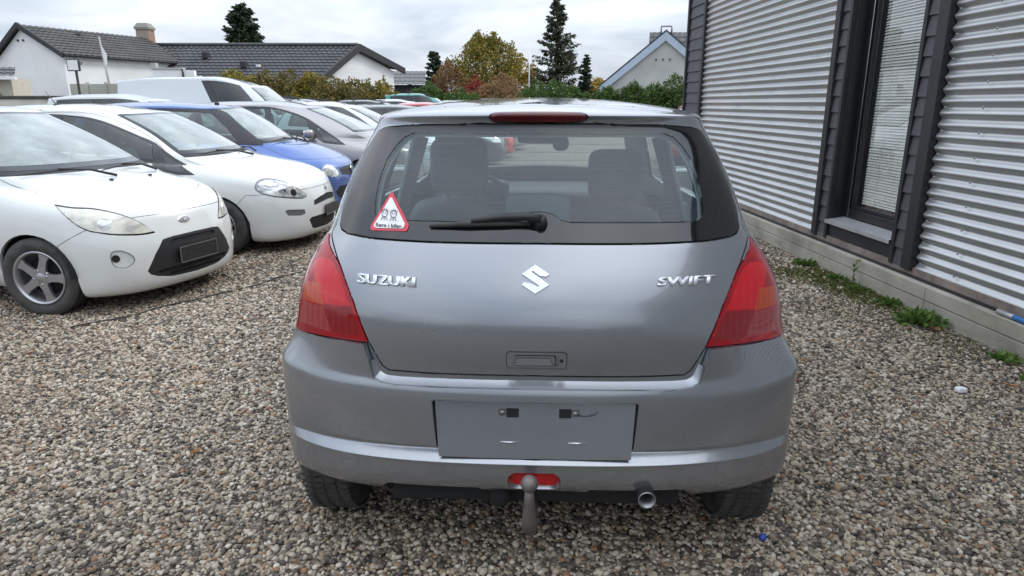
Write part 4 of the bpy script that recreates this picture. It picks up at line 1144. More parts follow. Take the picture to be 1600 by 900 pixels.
# ---- materials of the cars
M_GREY = paint('steel_grey_paint', (.295, .308, .33), metal=.72, rough=.23, dirt=.16, flake=.12, dcol=(.16, .145, .125))
M_WHITE = paint('white_paint', (.66, .67, .65), rough=.3, dirt=.10, dcol=(.42, .40, .35))
M_WHITE2 = paint('cool_white_paint', (.60, .64, .66), rough=.3, dirt=.08, dcol=(.42, .40, .36))
M_BLUE = paint('blue_paint', (.055, .125, .36), metal=.25, rough=.3, dirt=.06, flake=.1)
M_MPV = paint('warm_grey_paint', (.36, .345, .345), metal=.55, rough=.35, dirt=.1, flake=.1)
def lens(name, col, rib=0, rough=.06, light=.35):
    t = Nt(name); v = t.coord()
    if rib:
        w = t.N.new('ShaderNodeTexWave'); w.inputs['Scale'].default_value = rib; w.bands_direction = 'Y'; t.L.new(t.coord('Object', (.2, 1, .12)), w.inputs['Vector'])
        col2 = t.mix(t.math('MULTIPLY', t.math('POWER', w.outputs['Fac'], 4.0), light), (*col, 1), (min(1, col[0] * 1.6), min(1, col[1] * 3 + .03), min(1, col[2] * 3 + .03), 1))
    else:
        col2 = t.ramp(t.noise(v, 16, 3), [(.35, tuple(k * .8 for k in col)), (.7, tuple(min(1, k * 1.25) for k in col))])
    t.p(color=col2, rough=.14, coat=.6, crough=rough, spec=.35); return t.m
M_RED = lens('red_lens', (.30, .004, .010))
M_RED2 = lens('bright_red_lens', (.50, .006, .012), rib=11, light=.10)
M_RED3 = lens('dark_red_lens', (.20, .004, .008), rib=14, light=.15)
M_AMB = lens('amber_lens', (.40, .045, .012), rib=16, light=.12)
M_PINK = lens('smoked_pink_lens', (.27, .030, .030), rib=14, light=.2)
M_BRK = lens('brake_lens', (.085, .004, .006))
t_ = Nt('headlamp_lens'); t_.p(color=t_.ramp(t_.noise(t_.coord('Object', (1, 1, 2.2)), 9, 3, dist=1.2), [(.30, (.16, .17, .18)), (.47, (.55, .56, .55)), (.62, (.78, .78, .74)), (.78, (.9, .9, .88))]), metal=.55, rough=.16, coat=1, crough=.05); M_HLENS = t_.m
t_ = Nt('yellowed_lens'); t_.p(color=t_.ramp(t_.noise(t_.coord('Object', (1, 1, 2)), 8, 3, dist=1.0), [(.3, (.42, .41, .37)), (.55, (.66, .64, .55)), (.75, (.80, .79, .72))]), metal=.2, rough=.22, coat=1, crough=.12); M_YLENS = t_.m
M_REARG = thin_glass('rear_glass', (.88, .98, .97), .045, (.36, .54, .68), ior=1.40)  # bluish diffuse haze paints the sky's milky veil onto the pane
M_SIDEC = thin_glass('light_side_glass', (.84, .92, .90), .03)
M_CLEARG = thin_glass('clear_glass', (.86, .92, .89), .03)
M_PLATEB = simple('plate_black', (.02, .02, .022), .3)
M_DISC = simple('dull_metal', (.16, .14, .13), .6, .6, var=.3, scale=22)
M_LETTER = simple('pale_letter', (.8, .8, .8), .4)

# ------------------------------------------------------------------ the grey hatchback in front
def rear_window(c, base, top_, umax, mat_clear, off=0):
    pass

def build_hero():
    (px, py), hd = POSE['hero']
    def mod(G):
        return G
    c = Car(SWIFT, 'parked_car', (px, py), R(hd), M_GREY, 'steel grey five-seat hatchback seen from behind with tow ball and red tail lamps', 'car', None, 6, 6, mod)
    glass = []
    # windscreen and side windows
    c.uv('windscreen_border', M_FRIT, 11.6, 18.4, 12.15, 14.2, key='wsb')
    glass.append(c.uv('windscreen', M_CLEARG, 12.0, 18.0, 12.32, 13.99, flange=0, gap=0, key='ws'))
    for s in (1, -1):
        yw = 90 * s
        c.cut('window_surround', M_FRIT, side(smooth_poly([(.50, 1.10), (.75, 1.035), (1.35, 1.0), (2.2, .985), (2.56, 1.0), (2.35, 1.2), (2.12, 1.375), (1.4, 1.40), (.9, 1.385), (.62, 1.30)], 3), s), yw, key='wsur%d' % s)
        glass.append(c.cut('side_window', M_SIDEC, side([(1.42, 1.03), (2.25, 1.015), (2.40, 1.04), (2.22, 1.2), (2.02, 1.345), (1.9, 1.36), (1.45, 1.375)], s), yw, flange=0, under='wsur%d' % s))
        glass.append(c.cut('side_window', M_SIDEC, side([(.66, 1.09), (.80, 1.065), (1.33, 1.035), (1.36, 1.375), (.95, 1.362), (.72, 1.29), (.64, 1.18)], s), yw, flange=0, under='wsur%d' % s))
        c.cut('front_door', M_GREY, side(smooth_poly([(1.36, .32), (1.36, .98), (2.2, .97), (2.62, .97), (2.66, .7), (2.56, .42), (2.5, .32)], 2, sharp=(0, 1, 6)), s), yw, over={0})
        c.cut('rear_door', M_GREY, side(smooth_poly([(.98, .62), (.70, .80), (.62, 1.0), (.80, 1.02), (1.35, .99), (1.35, .32), (1.02, .32)], 2, sharp=(2, 4, 5, 6)), s), yw, over={0})
        c.cut(None, None, side(arch_poly(.54, .295, .312), s), yw, facing=-.2, only=lambda p: p.y * s > .35)
        c.cut(None, None, side(arch_poly(2.91, .30, .325), s), yw, facing=-.2, only=lambda p: p.y * s > .35)
    # tailgate
    H_ = [(0, 1.455), (.30, 1.45), (.47, 1.438), (.525, 1.405), (.545, 1.372), (.585, 1.30), (.612, 1.225), (.638, 1.14), (.640, 1.085), (.655, 1.058), (.600, .975), (.549, .882), (.500, .768), (.475, .727), (.459, .698), (.438, .684), (.29, .683), (0, .687)]
    full = H_ + [(-a, b) for a, b in H_[-2:0:-1]]
    c.cut('tailgate', M_GREY, full, 180, facing=-.3, only=lambda p: p.x < .62, flange=.03, gap=.003, key='tailgate')
    # bumper
    B_ = [(.93, .1), (.93, .757), (.752, .757), (.68, .762), (.58, .767), (.503, .765), (.487, .712), (.476, .664), (.455, .648), (.41, .644), (0, .648)]
    c.cut('rear_bumper', M_GREY, B_ + [(-a, b) for a, b in B_[-2::-1]], 180, facing=-1, only=lambda p: p.x < .5, flange=.062,
          offf=lambda p: .024 * ss(.82, .52, abs(p.y)) * ss(.452, .475, p.z), key='rear_bumper')
    # plate recess and lower reflector openings
    rc = [(-.300, .606), (-.286, .462), (-.277, .449), (-.252, .440), (0, .438), (.252, .440), (.277, .449), (.286, .462), (.300, .606), (.29, .611), (0, .613), (-.29, .611)]
    c.cut(None, None, rc, 180, over=None, only=lambda p: p.x < .3)
    rf = [(.078, .366), (.074, .384), (.058, .397), (-.058, .397), (-.074, .384), (-.078, .366), (-.074, .349), (-.058, .338), (.058, .338), (.074, .349)]
    c.cut(None, None, rf, 180, facing=-.5, only=lambda p: p.x < .3)
    # lower dark steps of the bumper
    for s in (1, -1):
        lo = [(s * .14, .20), (s * .14, .30), (s * .17, .334), (s * .45, .326), (s * .475, .30), (s * .475, .20)]
        c.cut('lower_step', M_GREY, lo, 180, facing=-1, only=lambda p: p.x < .4, off=-.022, flange=.03, under='rear_bumper')
    # tail lamps
    for s in (1, -1):
        yw = 135 * s; dr, hx = view_axes(yw)
        def pr(p): return (p.dot(hx), p.z)
        def rear(h, z): return pr(c.on(180, -s * h, z)[0])
        def sd(x, z): return pr(c.on(90 * s, -x * s, z)[0])
        lo = [rear(.663, 1.050), rear(.630, 1.005), rear(.598, .973), rear(.548, .882), rear(.500, .768), rear(.58, .767), rear(.68, .763), rear(.75, .757), sd(.34, .757), sd(.375, .765), sd(.385, .84), sd(.375, .92), sd(.35, .99), rear(.668, 1.051)]
        k = 'lamp%d' % s
        c.cut('tail_lamp', M_RED, smooth_poly(lo, 3, sharp=(0, 4, 9, 13)), yw, gap=0, flange=.03, off=.004, key=k)
        c.cut('lamp_segment', M_RED2, smooth_poly([rear(.642, .99), rear(.60, .955), rear(.555, .87), rear(.66, .862), rear(.69, .93), rear(.70, .975)], 2, sharp=(2, 3)), yw, gap=0, flange=0, off=.004, under=k)
        c.cut('lamp_segment', M_RED3, [rear(.553, .866), rear(.517, .785), rear(.62, .782), rear(.652, .856)], yw, gap=.0, flange=0, off=.004, under=k)
        c.cut('lamp_segment', M_AMB, [rear(.667, .918), rear(.73, .912), rear(.735, .858), rear(.650, .858)], yw, gap=0, flange=0, off=.004, under=k)
        c.cut('lamp_segment', M_PINK, [rear(.650, .854), rear(.738, .854), rear(.748, .785), rear(.624, .782)], yw, gap=0, flange=0, off=.004, under=k)
    # rear window: black band and clear field with the hump at the wiper
    g = [(0, 1.394), (.20, 1.394), (.40, 1.389), (.50, 1.380), (.527, 1.368), (.569, 1.305), (.600, 1.222), (.623, 1.139), (.621, 1.088), (.612, 1.074), (.590, 1.066), (.507, 1.060), (.302, 1.058), (0, 1.060)]
    g2 = g + [(-a, b) for a, b in g[-2:0:-1]]
    c.cut('rear_window', M_FRIT, g2, 180, only=lambda p: p.x < .62, gap=.003, off=.003, flange=.012, key='rear_window')
    ci = [(-.39, 1.364), (-.425, 1.350), (-.452, 1.322), (-.474, 1.287), (-.491, 1.234), (-.498, 1.18), (-.497, 1.132), (-.488, 1.120), (-.46, 1.114), (-.10, 1.117), (-.075, 1.121), (-.045, 1.138), (-.012, 1.145), (.022, 1.145), (.048, 1.139), (.074, 1.122), (.10, 1.117)]
    ci = ci + [(-a, b) for a, b in ci[8::-1]]
    glass.append(c.cut('clear_pane', M_REARG, ci, 180, only=lambda p: p.x < .62, gap=0, off=.003, flange=0, under='rear_window'))
    bl = smooth_poly([(-.153, 1.414), (-.135, 1.428), (.135, 1.428), (.153, 1.414), (.135, 1.4), (-.135, 1.4)], 3)
    c.cut('high_brake_lamp', M_BRK, bl, 180, only=lambda p: p.x < .62, facing=-.8, off=.003, gap=.003, key='brk')
    c.finish(dict(flange=.02), glass)
    root = c.root
    # ledge between bumper and tailgate
    E1 = [(.487, .712), (.476, .664), (.466, .654), (.455, .648), (.41, .644), (.2, .646), (0, .648)]; E2 = [(.473, .722), (.457, .697), (.447, .688), (.438, .684), (.41, .683), (.2, .684), (0, .687)]
    E1 += [(-a, b) for a, b in E1[-2::-1]]; E2 += [(-a, b) for a, b in E2[-2::-1]]
    E1 = smooth_poly(E1, 3, False); E2 = smooth_poly(E2, 3, False); vs = []; m = len(E1)
    for (a, b) in E1: q, nn = c.on(180, a, b); vs.append(q + nn * (.024 * ss(.82, .52, abs(q.y)) + .0002) + Vector((0, 0, -.002)))
    for (a, b) in E1: q, nn = c.on(180, a, b); vs.append(q + nn * .012 + Vector((.0, 0, .003)))
    for (a, b) in E2: q, nn = c.on(180, a, b); vs.append(q - nn * .012 + Vector((0, 0, -.004)))
    mb = MB(); mb.add(vs, [(k * m + i, k * m + i + 1, (k + 1) * m + i + 1, (k + 1) * m + i) for k in range(2) for i in range(m - 1)], True); mb.build('ledge', M_GREY, c.objs['rear_bumper'])
    # number plate holder, tilted in its recess
    pl = empty('plate_holder', (0, 0, 0)); pl.parent = root
    def rq(h, t, d=0):  # point on the tilted panel: t 0 bottom .. 1 top
        z = .441 + t * .163; x = .012 + .038 * t + .03 * (h / .6) ** 2; return Vector((x - d, -h, z))
    n = 16; mb = MB(); vs = []; fs = []
    for j in range(7):
        for i in range(n + 1): vs.append(rq((-1 + 2 * i / n) * (.2845 + .013 * j / 6), j / 6))
    for j in range(6):
        for i in range(n): fs.append((j * (n + 1) + i, j * (n + 1) + i + 1, (j + 1) * (n + 1) + i + 1, (j + 1) * (n + 1) + i))
    mb.add(vs, fs, True); mb.build('panel', M_GREY, pl, fixn=False)
    for s in (-1, 1):
        cx = -.065 if s < 0 else .09
        mb = MB(); a, b = (cx - .018, cx + .018)
        mb.add([rq(a, .74, .0015), rq(b, .74, .0015), rq(b, .90, .0015), rq(a, .90, .0015)], [(0, 1, 2, 3)]); mb.build('slot', M_UNDER, pl)
        mb = MB(); ex = cx - s * -.030 if s > 0 else cx - .030
        q = rq(ex, .82, .003); mb.lathe([(0, -.002), (.008, -.002), (.009, .002)], 12, Matrix.Translation(q) @ Matrix.Rotation(R(-90), 4, 'Z')); mb.build('screw', M_STEEL, pl)
        mb = MB(); mb.box((-.011, -.002, -.011), (.011, .0, .011), Matrix.Translation(rq(ex, .82, .0012)) @ Matrix.Rotation(R(-90), 4, 'Z') @ Matrix.Rotation(R(8), 4, 'X')); mb.build('screw_tab', M_STEEL, pl)
        mb = MB(); cx2 = -.075 if s < 0 else .125
        mb.tube([rq(cx2 - .025, .30, .002), rq(cx2 + .025, .295, .002)], .0022, 6); mb.build('rib', M_CHROME, pl)
    mb = MB(); mb.tube([rq(.125, .80, .004), rq(.15, .785, .006), rq(.175, .82, .009), rq(.185, .88, .012)], .0012, 5); mb.build('loose_wire', M_BLACK, pl)
    # reflector
    rfl = smooth_poly([(a * .97, b) for a, b in rf], 2)
    mb = MB(); ring = []
    for h, z in rfl: ring.append(Vector((.034, -h, z)))
    m = len(ring); cen = Vector((.030, 0, .367))
    mb.add([p - Vector((.0, 0, 0)) for p in ring] + [cen.lerp(p, .7) - Vector((.003, 0, 0)) for p in ring] + [cen], [(i, (i + 1) % m, m + (i + 1) % m, m + i) for i in range(m)] + [(m + i, m + (i + 1) % m, 2 * m) for i in range(m)], True)
    mb.build('fog_reflector', M_RED2, root)
    # tailgate handle
    hb = empty('tailgate_handle'); hb.parent = root
    q, nn = c.on(180, .004, .738); F = frame_at(q, nn)
    def rr(w, h, r, n=5):
        o = []
        for sx, sy, a in ((1, 1, 0), (-1, 1, 90), (-1, -1, 180), (1, -1, 270)):
            for k in range(n + 1):
                t = R(a + 90 * k / n); o.append((sx * (w - r) + r * math.cos(t), sy * (h - r) + r * math.sin(t)))
        return o
    def rim(out, inn, z0, z1, name, mat):
        m = len(out); mb = MB()
        mb.add([F @ Vector((a, b, z0)) for a, b in out] + [F @ Vector((a, b, z1)) for a, b in inn], [(i, (i + 1) % m, m + (i + 1) % m, m + i) for i in range(m)], True); mb.build(name, mat, hb)
    m_ = len(rr(1, 1, .1))
    rim(rr(.088, .026, .010), rr(.0865, .0245, .009), .0005, .0022, 'seam', M_UNDER)
    rim(rr(.0862, .0242, .009), rr(.064, .017, .008), .0025, .0028, 'bezel', M_GREY)
    mb = MB(); ins = rr(.064, .017, .008); mid = [(a * .9 + 0, b * .62 - .002) for a, b in ins]
    mb.add([F @ Vector((a - .008, b, .0030)) for a, b in ins] + [F @ Vector((a - .008, b, -.004)) for a, b in mid], [(i, (i + 1) % m_, m_ + (i + 1) % m_, m_ + i) for i in range(m_)] + [tuple(range(m_, 2 * m_))], True)
    mb.build('grip_recess', M_TRIM, hb)
    mb = MB(); mb.add([F @ Vector(p) for p in ((-.064, -.0145, .0060), (.046, -.0145, .0060), (.038, .006, .0032), (-.056, .006, .0032))], [(0, 1, 2, 3)]); mb.build('grip', M_GREY, hb)
    mb = MB(); mb.lathe([(0, -.0042), (.005, -.0042), (.006, -.001)], 14, F @ Matrix.Translation((.072, 0, .0005)) @ Matrix.Rotation(R(-90), 4, 'X')); mb.build('lock', M_UNDER, hb)
    # emblem and lettering
    S = [(322, 110), (415, 170), (397, 185), (352, 181), (303, 148), (298, 158), (415, 238), (322, 295), (232, 238), (250, 222), (295, 230), (343, 252), (349, 243), (232, 170)]
    e_ = [((a - 323) / 183 * .079 - .002, .965 - (b - 202) / 185 * .076) for a, b in S]
    patch(c, 'emblem', e_, 180, M_BADGE, root, .004, .005)
    bent_text(c, 'lettering', 'SUZUKI', 180, -.444, .9485, .178, .0275, M_BADGE, offset=.02, parent=root, bold=(0, -.0022, .0022))
    bent_text(c, 'lettering', 'SWIFT', 180, .437, .957, .172, .0235, M_BADGE, offset=.015, shear=.12, parent=root, bold=(0, -.002, .002))
    # wiper
    wp = empty('rear_wiper'); wp.parent = root
    def rp(h, z, d): q, n = c.on(180, h, z); return q + n * d
    mb = MB(); mb.tube([rp(.012, 1.112, .0), rp(.012, 1.112, .035)], [.021, .017], 14); mb.build('pivot_cap', M_BLACK, wp)
    mb = MB(); mb.tube([rp(.012, 1.113, .03), rp(-.03, 1.119, .036), rp(-.10, 1.117, .034), rp(-.19, 1.108, .027)], [.015, .013, .012, .007], 8); mb.build('arm', M_BLACK, wp)
    mb = MB(); mb.tube([rp(-.02, 1.108, .014), rp(-.10, 1.108, .018), rp(-.20, 1.104, .018), rp(-.318, 1.098, .012)], [.006, .010, .010, .005], 8); mb.build('blade', M_RUBBER, wp)
    # triangular sticker
    st = empty('window_sticker'); st.parent = root
    tri = smooth_poly([(-.447, 1.186), (-.382, 1.094), (-.392, 1.084), (-.501, 1.081), (-.508, 1.092)], 1)
    tri = [(-.450, 1.187), (-.443, 1.187), (-.383, 1.100), (-.386, 1.088), (-.392, 1.083), (-.497, 1.080), (-.505, 1.084), (-.506, 1.090)]
    M_ST = simple('sticker_white', (.80, .80, .80), .5, var=.05); M_SR = simple('sticker_red', (.62, .06, .09), .5, var=.1); M_SK = simple('sticker_ink', (.03, .03, .03), .6)
    patch(c, 'border', tri, 180, M_SR, st, .006, .0006)
    cx, cz = -.4465, 1.115
    patch(c, 'face', [(cx + (a - cx) * .80, cz + (b - cz) * .80) for a, b in tri], 180, M_ST, st, .0075, .0006)
    bent_text(c, 'caption', 'B\u00f8rn i bilen', 180, -.4465, 1.0955, .082, .0105, M_SK, .0088, .0003, .0, parent=st)
    mb = MB()
    for (ox, oz, r) in ((-.462, 1.128, .0095), (-.433, 1.127, .0095)):
        ring = [c.on(180, ox + r * math.cos(t), oz + r * math.sin(t)) for t in np.linspace(0, 2 * math.pi, 15)]
        mb.tube([q + n * .0095 for q, n in ring], .0009, 4, smooth=False)
        for k in range(5):
            a = .5 + k * .5; q0, n0 = c.on(180, ox + r * math.cos(a), oz + r * math.sin(a)); q1, n1 = c.on(180, ox + 1.55 * r * math.cos(a + .2), oz + 1.5 * r * math.sin(a + .2))
            mb.tube([q0 + n0 * .0095, q1 + n1 * .0095], .0009, 4, smooth=False)
        for dx in (-.003, .0035):
            q, n = c.on(180, ox + dx, oz + .001); mb.rbox(q + n * .0095, (.0012, .0012, .0015), n=1)
        for dx in (-.008, 0, .008):
            q0, n0 = c.on(180, ox + dx * .6, oz - r); q1, n1 = c.on(180, ox + dx * 1.3, oz - r - .009); mb.tube([q0 + n0 * .0095, q1 + n1 * .0095], .0009, 4, smooth=False)
    mb.build('drawing', M_SK, st)
    # heater lines in the rear window
    for k in range(9):
        z = 1.145 + k * .0235; w = float(np.interp(z, [1.12, 1.18, 1.29, 1.35], [.485, .49, .465, .41]))
        mb = MB(); mb.tube([(lambda qn: qn[0] + qn[1] * .0015)(c.on(180, -w + 2 * w * i / 14, z)) for i in range(15)], .0006, 3, smooth=False); mb.build('heater_line', M_TRIM, c.objs['clear_pane'])
    # tow bar, exhaust
    tb = empty('tow_bar'); tb.parent = root
    yb = .012
    mb = MB(); mb.rbox((-.085, yb, .418), (.025, .025, .025), n=5, e=2.0); mb.build('ball', M_DISC, tb)
    mb = MB(); mb.tube([(-.085, yb, .402), (-.083, yb, .37), (-.088, yb, .335), (-.080, yb, .285), (-.045, yb, .25), (.02, yb, .24), (.12, yb, .24)], [.012, .015, .018, .021, .023, .024, .024], 12); mb.build('neck', M_DISC, tb)
    mb = MB(); mb.box((.10, -.45, .24), (.17, .45, .30)); mb.build('cross_tube', M_UNDER, tb, bevel=.01)
    mb = MB(); mb.lathe([(0, -.03), (.034, -.03), (.037, .0), (.03, .05), (0, .05)], 18, Matrix.Translation((.11, .105, .275)) @ Matrix.Rotation(R(90), 4, 'Z')); mb.build('socket', M_UNDER, tb)
    ex = empty('exhaust'); ex.parent = root; Mx = Matrix.Translation((.055, -.335, .322)) @ Matrix.Rotation(R(-90), 4, 'Z')
    mb = MB(); mb.lathe([(.0265, -.055), (.0265, -.06), (.0235, -.06), (.023, .0), (.023, .2)], 24, Mx); mb.build('tip', M_STEEL, ex, fixn=False)
    mb = MB(); mb.lathe([(.0263, -.052), (.0263, .25)], 24, Mx); mb.lathe([(0, .0), (.023, .0)], 16, Mx); mb.build('pipe', M_UNDER, ex, fixn=False)
    mb = MB(); mb.tube([(.10, -.30, .37), (.10, -.36, .36), (.10, -.40, .38)], .006, 6); mb.rbox((.10, -.345, .36), (.012, .018, .014), n=2); mb.build('hanger', M_DISC, ex)
    mb = MB(); mb.rbox((.36, -.12, .33), (.12, .36, .085), n=4, e=3); mb.build('silencer', M_UNDER, ex)
    c.underbody(.27, .2)
    c.housings((.54, 2.91), .30, .322)
    for x in (.505, 2.91):
        for s in (1, -1): wheel(root, (x, s * .705, .298), .298, .168, .19, s, 'five', tread=(x < 1), n=56)
    # cabin
    seat(root, 1.42, .345, .255, .42, 1.055, rake=.30, hr=(.05, .125, .122)); seat(root, 1.58, -.345, .255, .40, 1.0, rake=.30, hr=(.05, .122, .115))
    rb = empty('rear_bench'); rb.parent = root
    mb = MB(); mb.rbox((1.05, 0, .46), (.28, .6, .1), n=4, e=6); mb.build('cushion', M_CLOTH, rb)
    mb = MB(); mb.rbox((0, 0, .28), (.07, .60, .30), n=4, e=7, M=Matrix.Translation((.80, 0, .43)) @ Matrix.Rotation(-.35, 4, 'Y')); mb.build('backrest', M_CLOTH, rb)
    for y, h in ((0, .085),):
        mb = MB(); mb.rbox((.60, y, 1.075), (.04, .115, .075), n=4, e=6); mb.build('headrest', M_CLOTH, rb)
    mb = MB(); mb.box((.30, -.56, .985), (.62, .56, 1.0)); mb.build('parcel_shelf', M_TRIM, root, bevel=.006)
    mb = MB(); mb.rbox((2.52, 0, .84), (.34, .66, .125), n=5, e=5); mb.build('dashboard', M_TRIM, root)
    mb = MB(); mb.rbox((2.16, .345, .985), (.10, .17, .05), n=4, e=3); mb.build('instrument_hood', M_TRIM, root)
    sw = empty('steering_wheel', (2.0, .345, .90)); sw.parent = root; sw.rotation_euler = (0, R(-65 + 90 - 90 + 0), 0)
    mb = MB(); mb.tube([(.178 * math.cos(t), .178 * math.sin(t), 0) for t in np.linspace(0, 2 * math.pi, 41)], .0145, 8, cap=False); mb.build('rim', M_TRIM, sw)
    mb = MB(); mb.rbox((0, 0, 0), (.06, .075, .025), n=3); mb.box((-.014, -.17, -.008), (.014, .17, .008)); mb.box((-.17, -.015, -.008), (0, .015, .008)); mb.build('spokes', M_TRIM, sw)
    mr = empty('cabin_mirror'); mr.parent = root
    mb = MB(); mb.rbox((2.06, .0, 1.275), (.018, .125, .034), n=4, e=5); mb.build('mirror_housing', M_TRIM, mr)
    mb = MB(); mb.tube([(2.075, 0, 1.29), (2.14, 0, 1.375)], .012, 8); mb.build('stalk', M_TRIM, mr)
    mb = MB(); mb.rbox((2.03, -.115, 1.245), (.012, .045, .042), n=4, e=2.4); mb.tube([(2.03, -.09, 1.27), (2.04, -.06, 1.29)], .003, 5); mb.build('hanging_ornament', M_TRIM, mr)
    for s in (1, -1):
        mb = MB(); mb.box((1.33, s * .66 - .02, .55), (1.40, s * .66 + .02, 1.02)); mb.box((-.035, -.012, 0), (.035, .012, .42), Matrix.Translation((1.365, s * .655, 1.0)) @ Matrix.Rotation(s * R(16), 4, 'X')); mb.build('centre_pillar', M_LINER, root, bevel=.01)
        mb = MB(); mb.box((-.002, -.024, 0), (.002, .024, .40), Matrix.Translation((1.30, s * .64, .93)) @ Matrix.Rotation(s * R(17), 4, 'X') @ Matrix.Rotation(R(4), 4, 'Y')); mb.build('seat_belt', M_TRIM, root)
    for s in (1, -1):
        mi = empty('door_mirror', (2.42, s * .86, 1.03)); mi.parent = root
        mb = MB(); mb.rbox((0, 0, 0), (.06, .085, .06), n=4, e=3); mb.build('shell', M_GREY, mi)
        mb = MB(); mb.rbox((-.052, 0, 0), (.012, .075, .05), n=3, e=5); mb.build('mirror_glass', M_CHROME, mi)
        mb = MB(); mb.tube([(.02, -s * .05, -.03), (.05, -s * .13, -.05)], .02, 8); mb.build('foot', M_BLACK, mi)
    return root
# ------------------------------------------------------------------ the other cars
def sym(poly):
    """right half given with h<=0 -> closed symmetric outline"""
    return poly + [(-a, b) for a, b in poly[::-1] if abs(a) > 1e-6]
def gen_windows(c, base=8, top=10, doors=True, clear=None, pillar=7.6, glassmat=None, sidecols=(5.15, 10.35), quarter=True):
    gl = []
    c.uv('windscreen_border', M_FRIT, 11.55, 18.45, base + .1, top + .12, key='wsb')
    gl.append(c.uv('windscreen', clear or M_WIND, 11.95, 18.05, base + .3, top - .02, flange=0, gap=0, under='wsb'))
    gm = glassmat or M_SIDE
    if sidecols:
        a, b = sidecols
        for s, (u0, u1) in ((1, (a, b)), (-1, (30 - b, 30 - a))):
            c.uv('window_surround', M_FRIT, u0 - .2, u1 + .2, base + .12, top + .02, key='ws%d' % s, over={0})
            p0, p1 = (pillar - .12, pillar + .12) if s > 0 else (30 - pillar - .12, 30 - pillar + .12)
            gl.append(c.uv('side_window', gm, u0, p0, base + .3, top - .15, flange=0, under='ws%d' % s))
            gl.append(c.uv('side_window', gm, p1, u1, base + .3, top - .15, flange=0, under='ws%d' % s))
    c.uv('rear_window_border', M_FRIT, -3.6, 3.6, base + .1, top + .02, key='rwb')
    gl.append(c.uv('rear_window', gm, -3.1, 3.1, base + .3, top - .2, flange=0, under='rwb'))
    return gl
def wheels(c, xf, xr, z, r, w, rr, y, style, steer=0, spin=.3, n=36, arch=.02, rimmat=None, only_cut=False):
    for x in (xf, xr):
        for s in (1, -1):
            c.cut(None, None, side(arch_poly(x, z, r + arch), s), 90 * s, facing=-.2, only=lambda p, s=s: p.y * s > .3)
def wheels2(c, xf, xr, z, r, w, rr, y, style, steer=0, spin=.3, n=36, rimmat=None):
    c.housings((xf, xr), z, r + .03)
    for x in (xf, xr):
        for s in (1, -1): wheel(c.root, (x, s * y, z), r, w, rr, s, style, steer if x == xf else 0, spin, n=n, rimmat=rimmat)
def cabin(c, xs, z0=.42, top=.98, dash=True):
    """front seats, bench and dashboard; xs = x of the front seats' backs"""
    for y in (.35, -.35): seat(c.root, xs, y, .25, z0, top)
    mb = MB(); mb.rbox((0, 0, .28), (.07, .58, .32), n=4, e=7, M=Matrix.Translation((xs - .72, 0, .42)) @ Matrix.Rotation(-.35, 4, 'Y')); mb.build('rear_seat', M_CLOTH, c.root)
    x, dr = None, None
    mb = MB(); mb.rbox((xs + .90, 0, .80), (.24, .62, .13), n=5, e=5); mb.build('dashboard', M_TRIM, c.root)
    sw = empty('steering_wheel', (xs + .60, .35, .92)); sw.parent = c.root; sw.rotation_euler = (0, R(-65), 0)
    mb = MB(); mb.tube([(.18 * math.cos(t), .18 * math.sin(t), 0) for t in np.linspace(0, 2 * math.pi, 33)], .014, 8, cap=False); mb.build('rim', M_TRIM, sw)
    mb = MB(); mb.rbox((0, 0, 0), (.05, .16, .02), n=3); mb.build('spokes', M_TRIM, sw)
def front_wipers(c, z, spread=((-.50, .02), (.06, .52)), yaw=0, lift=.02):
    for a, b in spread:
        w = empty('wiper'); w.parent = c.root
        P = []
        for k in range(7):
            h = a + (b - a) * k / 6; q, n = c.on(0, h, z + .012 * math.sin(k / 6 * 3.1) + .012 * k / 6)
            if q is not None: P.append(q + n * lift)
        if len(P) < 5: continue
        mb = MB(); mb.tube(P, [.004, .007, .008, .009, .008, .007, .004][:len(P)], 6); mb.build('blade', M_RUBBER, w)
        q, n = c.on(0, b + .06, z - .03)
        if q is None: continue
        mid = P[3] + Vector((.0, 0, .012))
        mb = MB(); mb.tube([q + n * .015, q.lerp(mid, .45) + n * .03, mid], [.012, .010, .006], 6); mb.build('arm', M_BLACK, w)
def plate_on(c, h0, h1, z0, z1, parent=None, out=.018, black=True, yaw=0):
    """dark, unreadable number plate with raised glyph-like blocks"""
    mid, n = c.on(yaw, (h0 + h1) / 2, (z0 + z1) / 2); p = empty('number_plate'); p.parent = c.root
    nx = mid.x + out; mb = MB(); mb.box((nx - .012, h0, z0), (nx, h1, z1)); mb.build('backing', M_PLATEB, p, bevel=.004)
    mb = MB(); e = .006
    for lo, hi in (((nx, h0, z0), (nx + .002, h1, z0 + e)), ((nx, h0, z1 - e), (nx + .002, h1, z1)), ((nx, h0, z0 + e), (nx + .002, h0 + e, z1 - e)), ((nx, h1 - e, z0 + e), (nx + .002, h1, z1 - e))): mb.box(lo, hi)
    mb.build('rim', M_STEEL, p)
    rs = random.Random(int(abs(h0 * 1000)))
    mb = MB(); k = 7; w = (h1 - h0) * .86 / k
    for i in range(k):
        a = h0 + (h1 - h0) * .07 + i * w; 
        for j in range(3):
            if rs.random() < .8: mb.box((nx, a + w * .15, z0 + (z1 - z0) * (.2 + .22 * j)), (nx + .0015, a + w * (.4 + .45 * rs.random()), z0 + (z1 - z0) * (.28 + .22 * j)))
    o = mb.build('raised_rib', M_TRIM, p); o['kind'] = 'stuff'
    return p

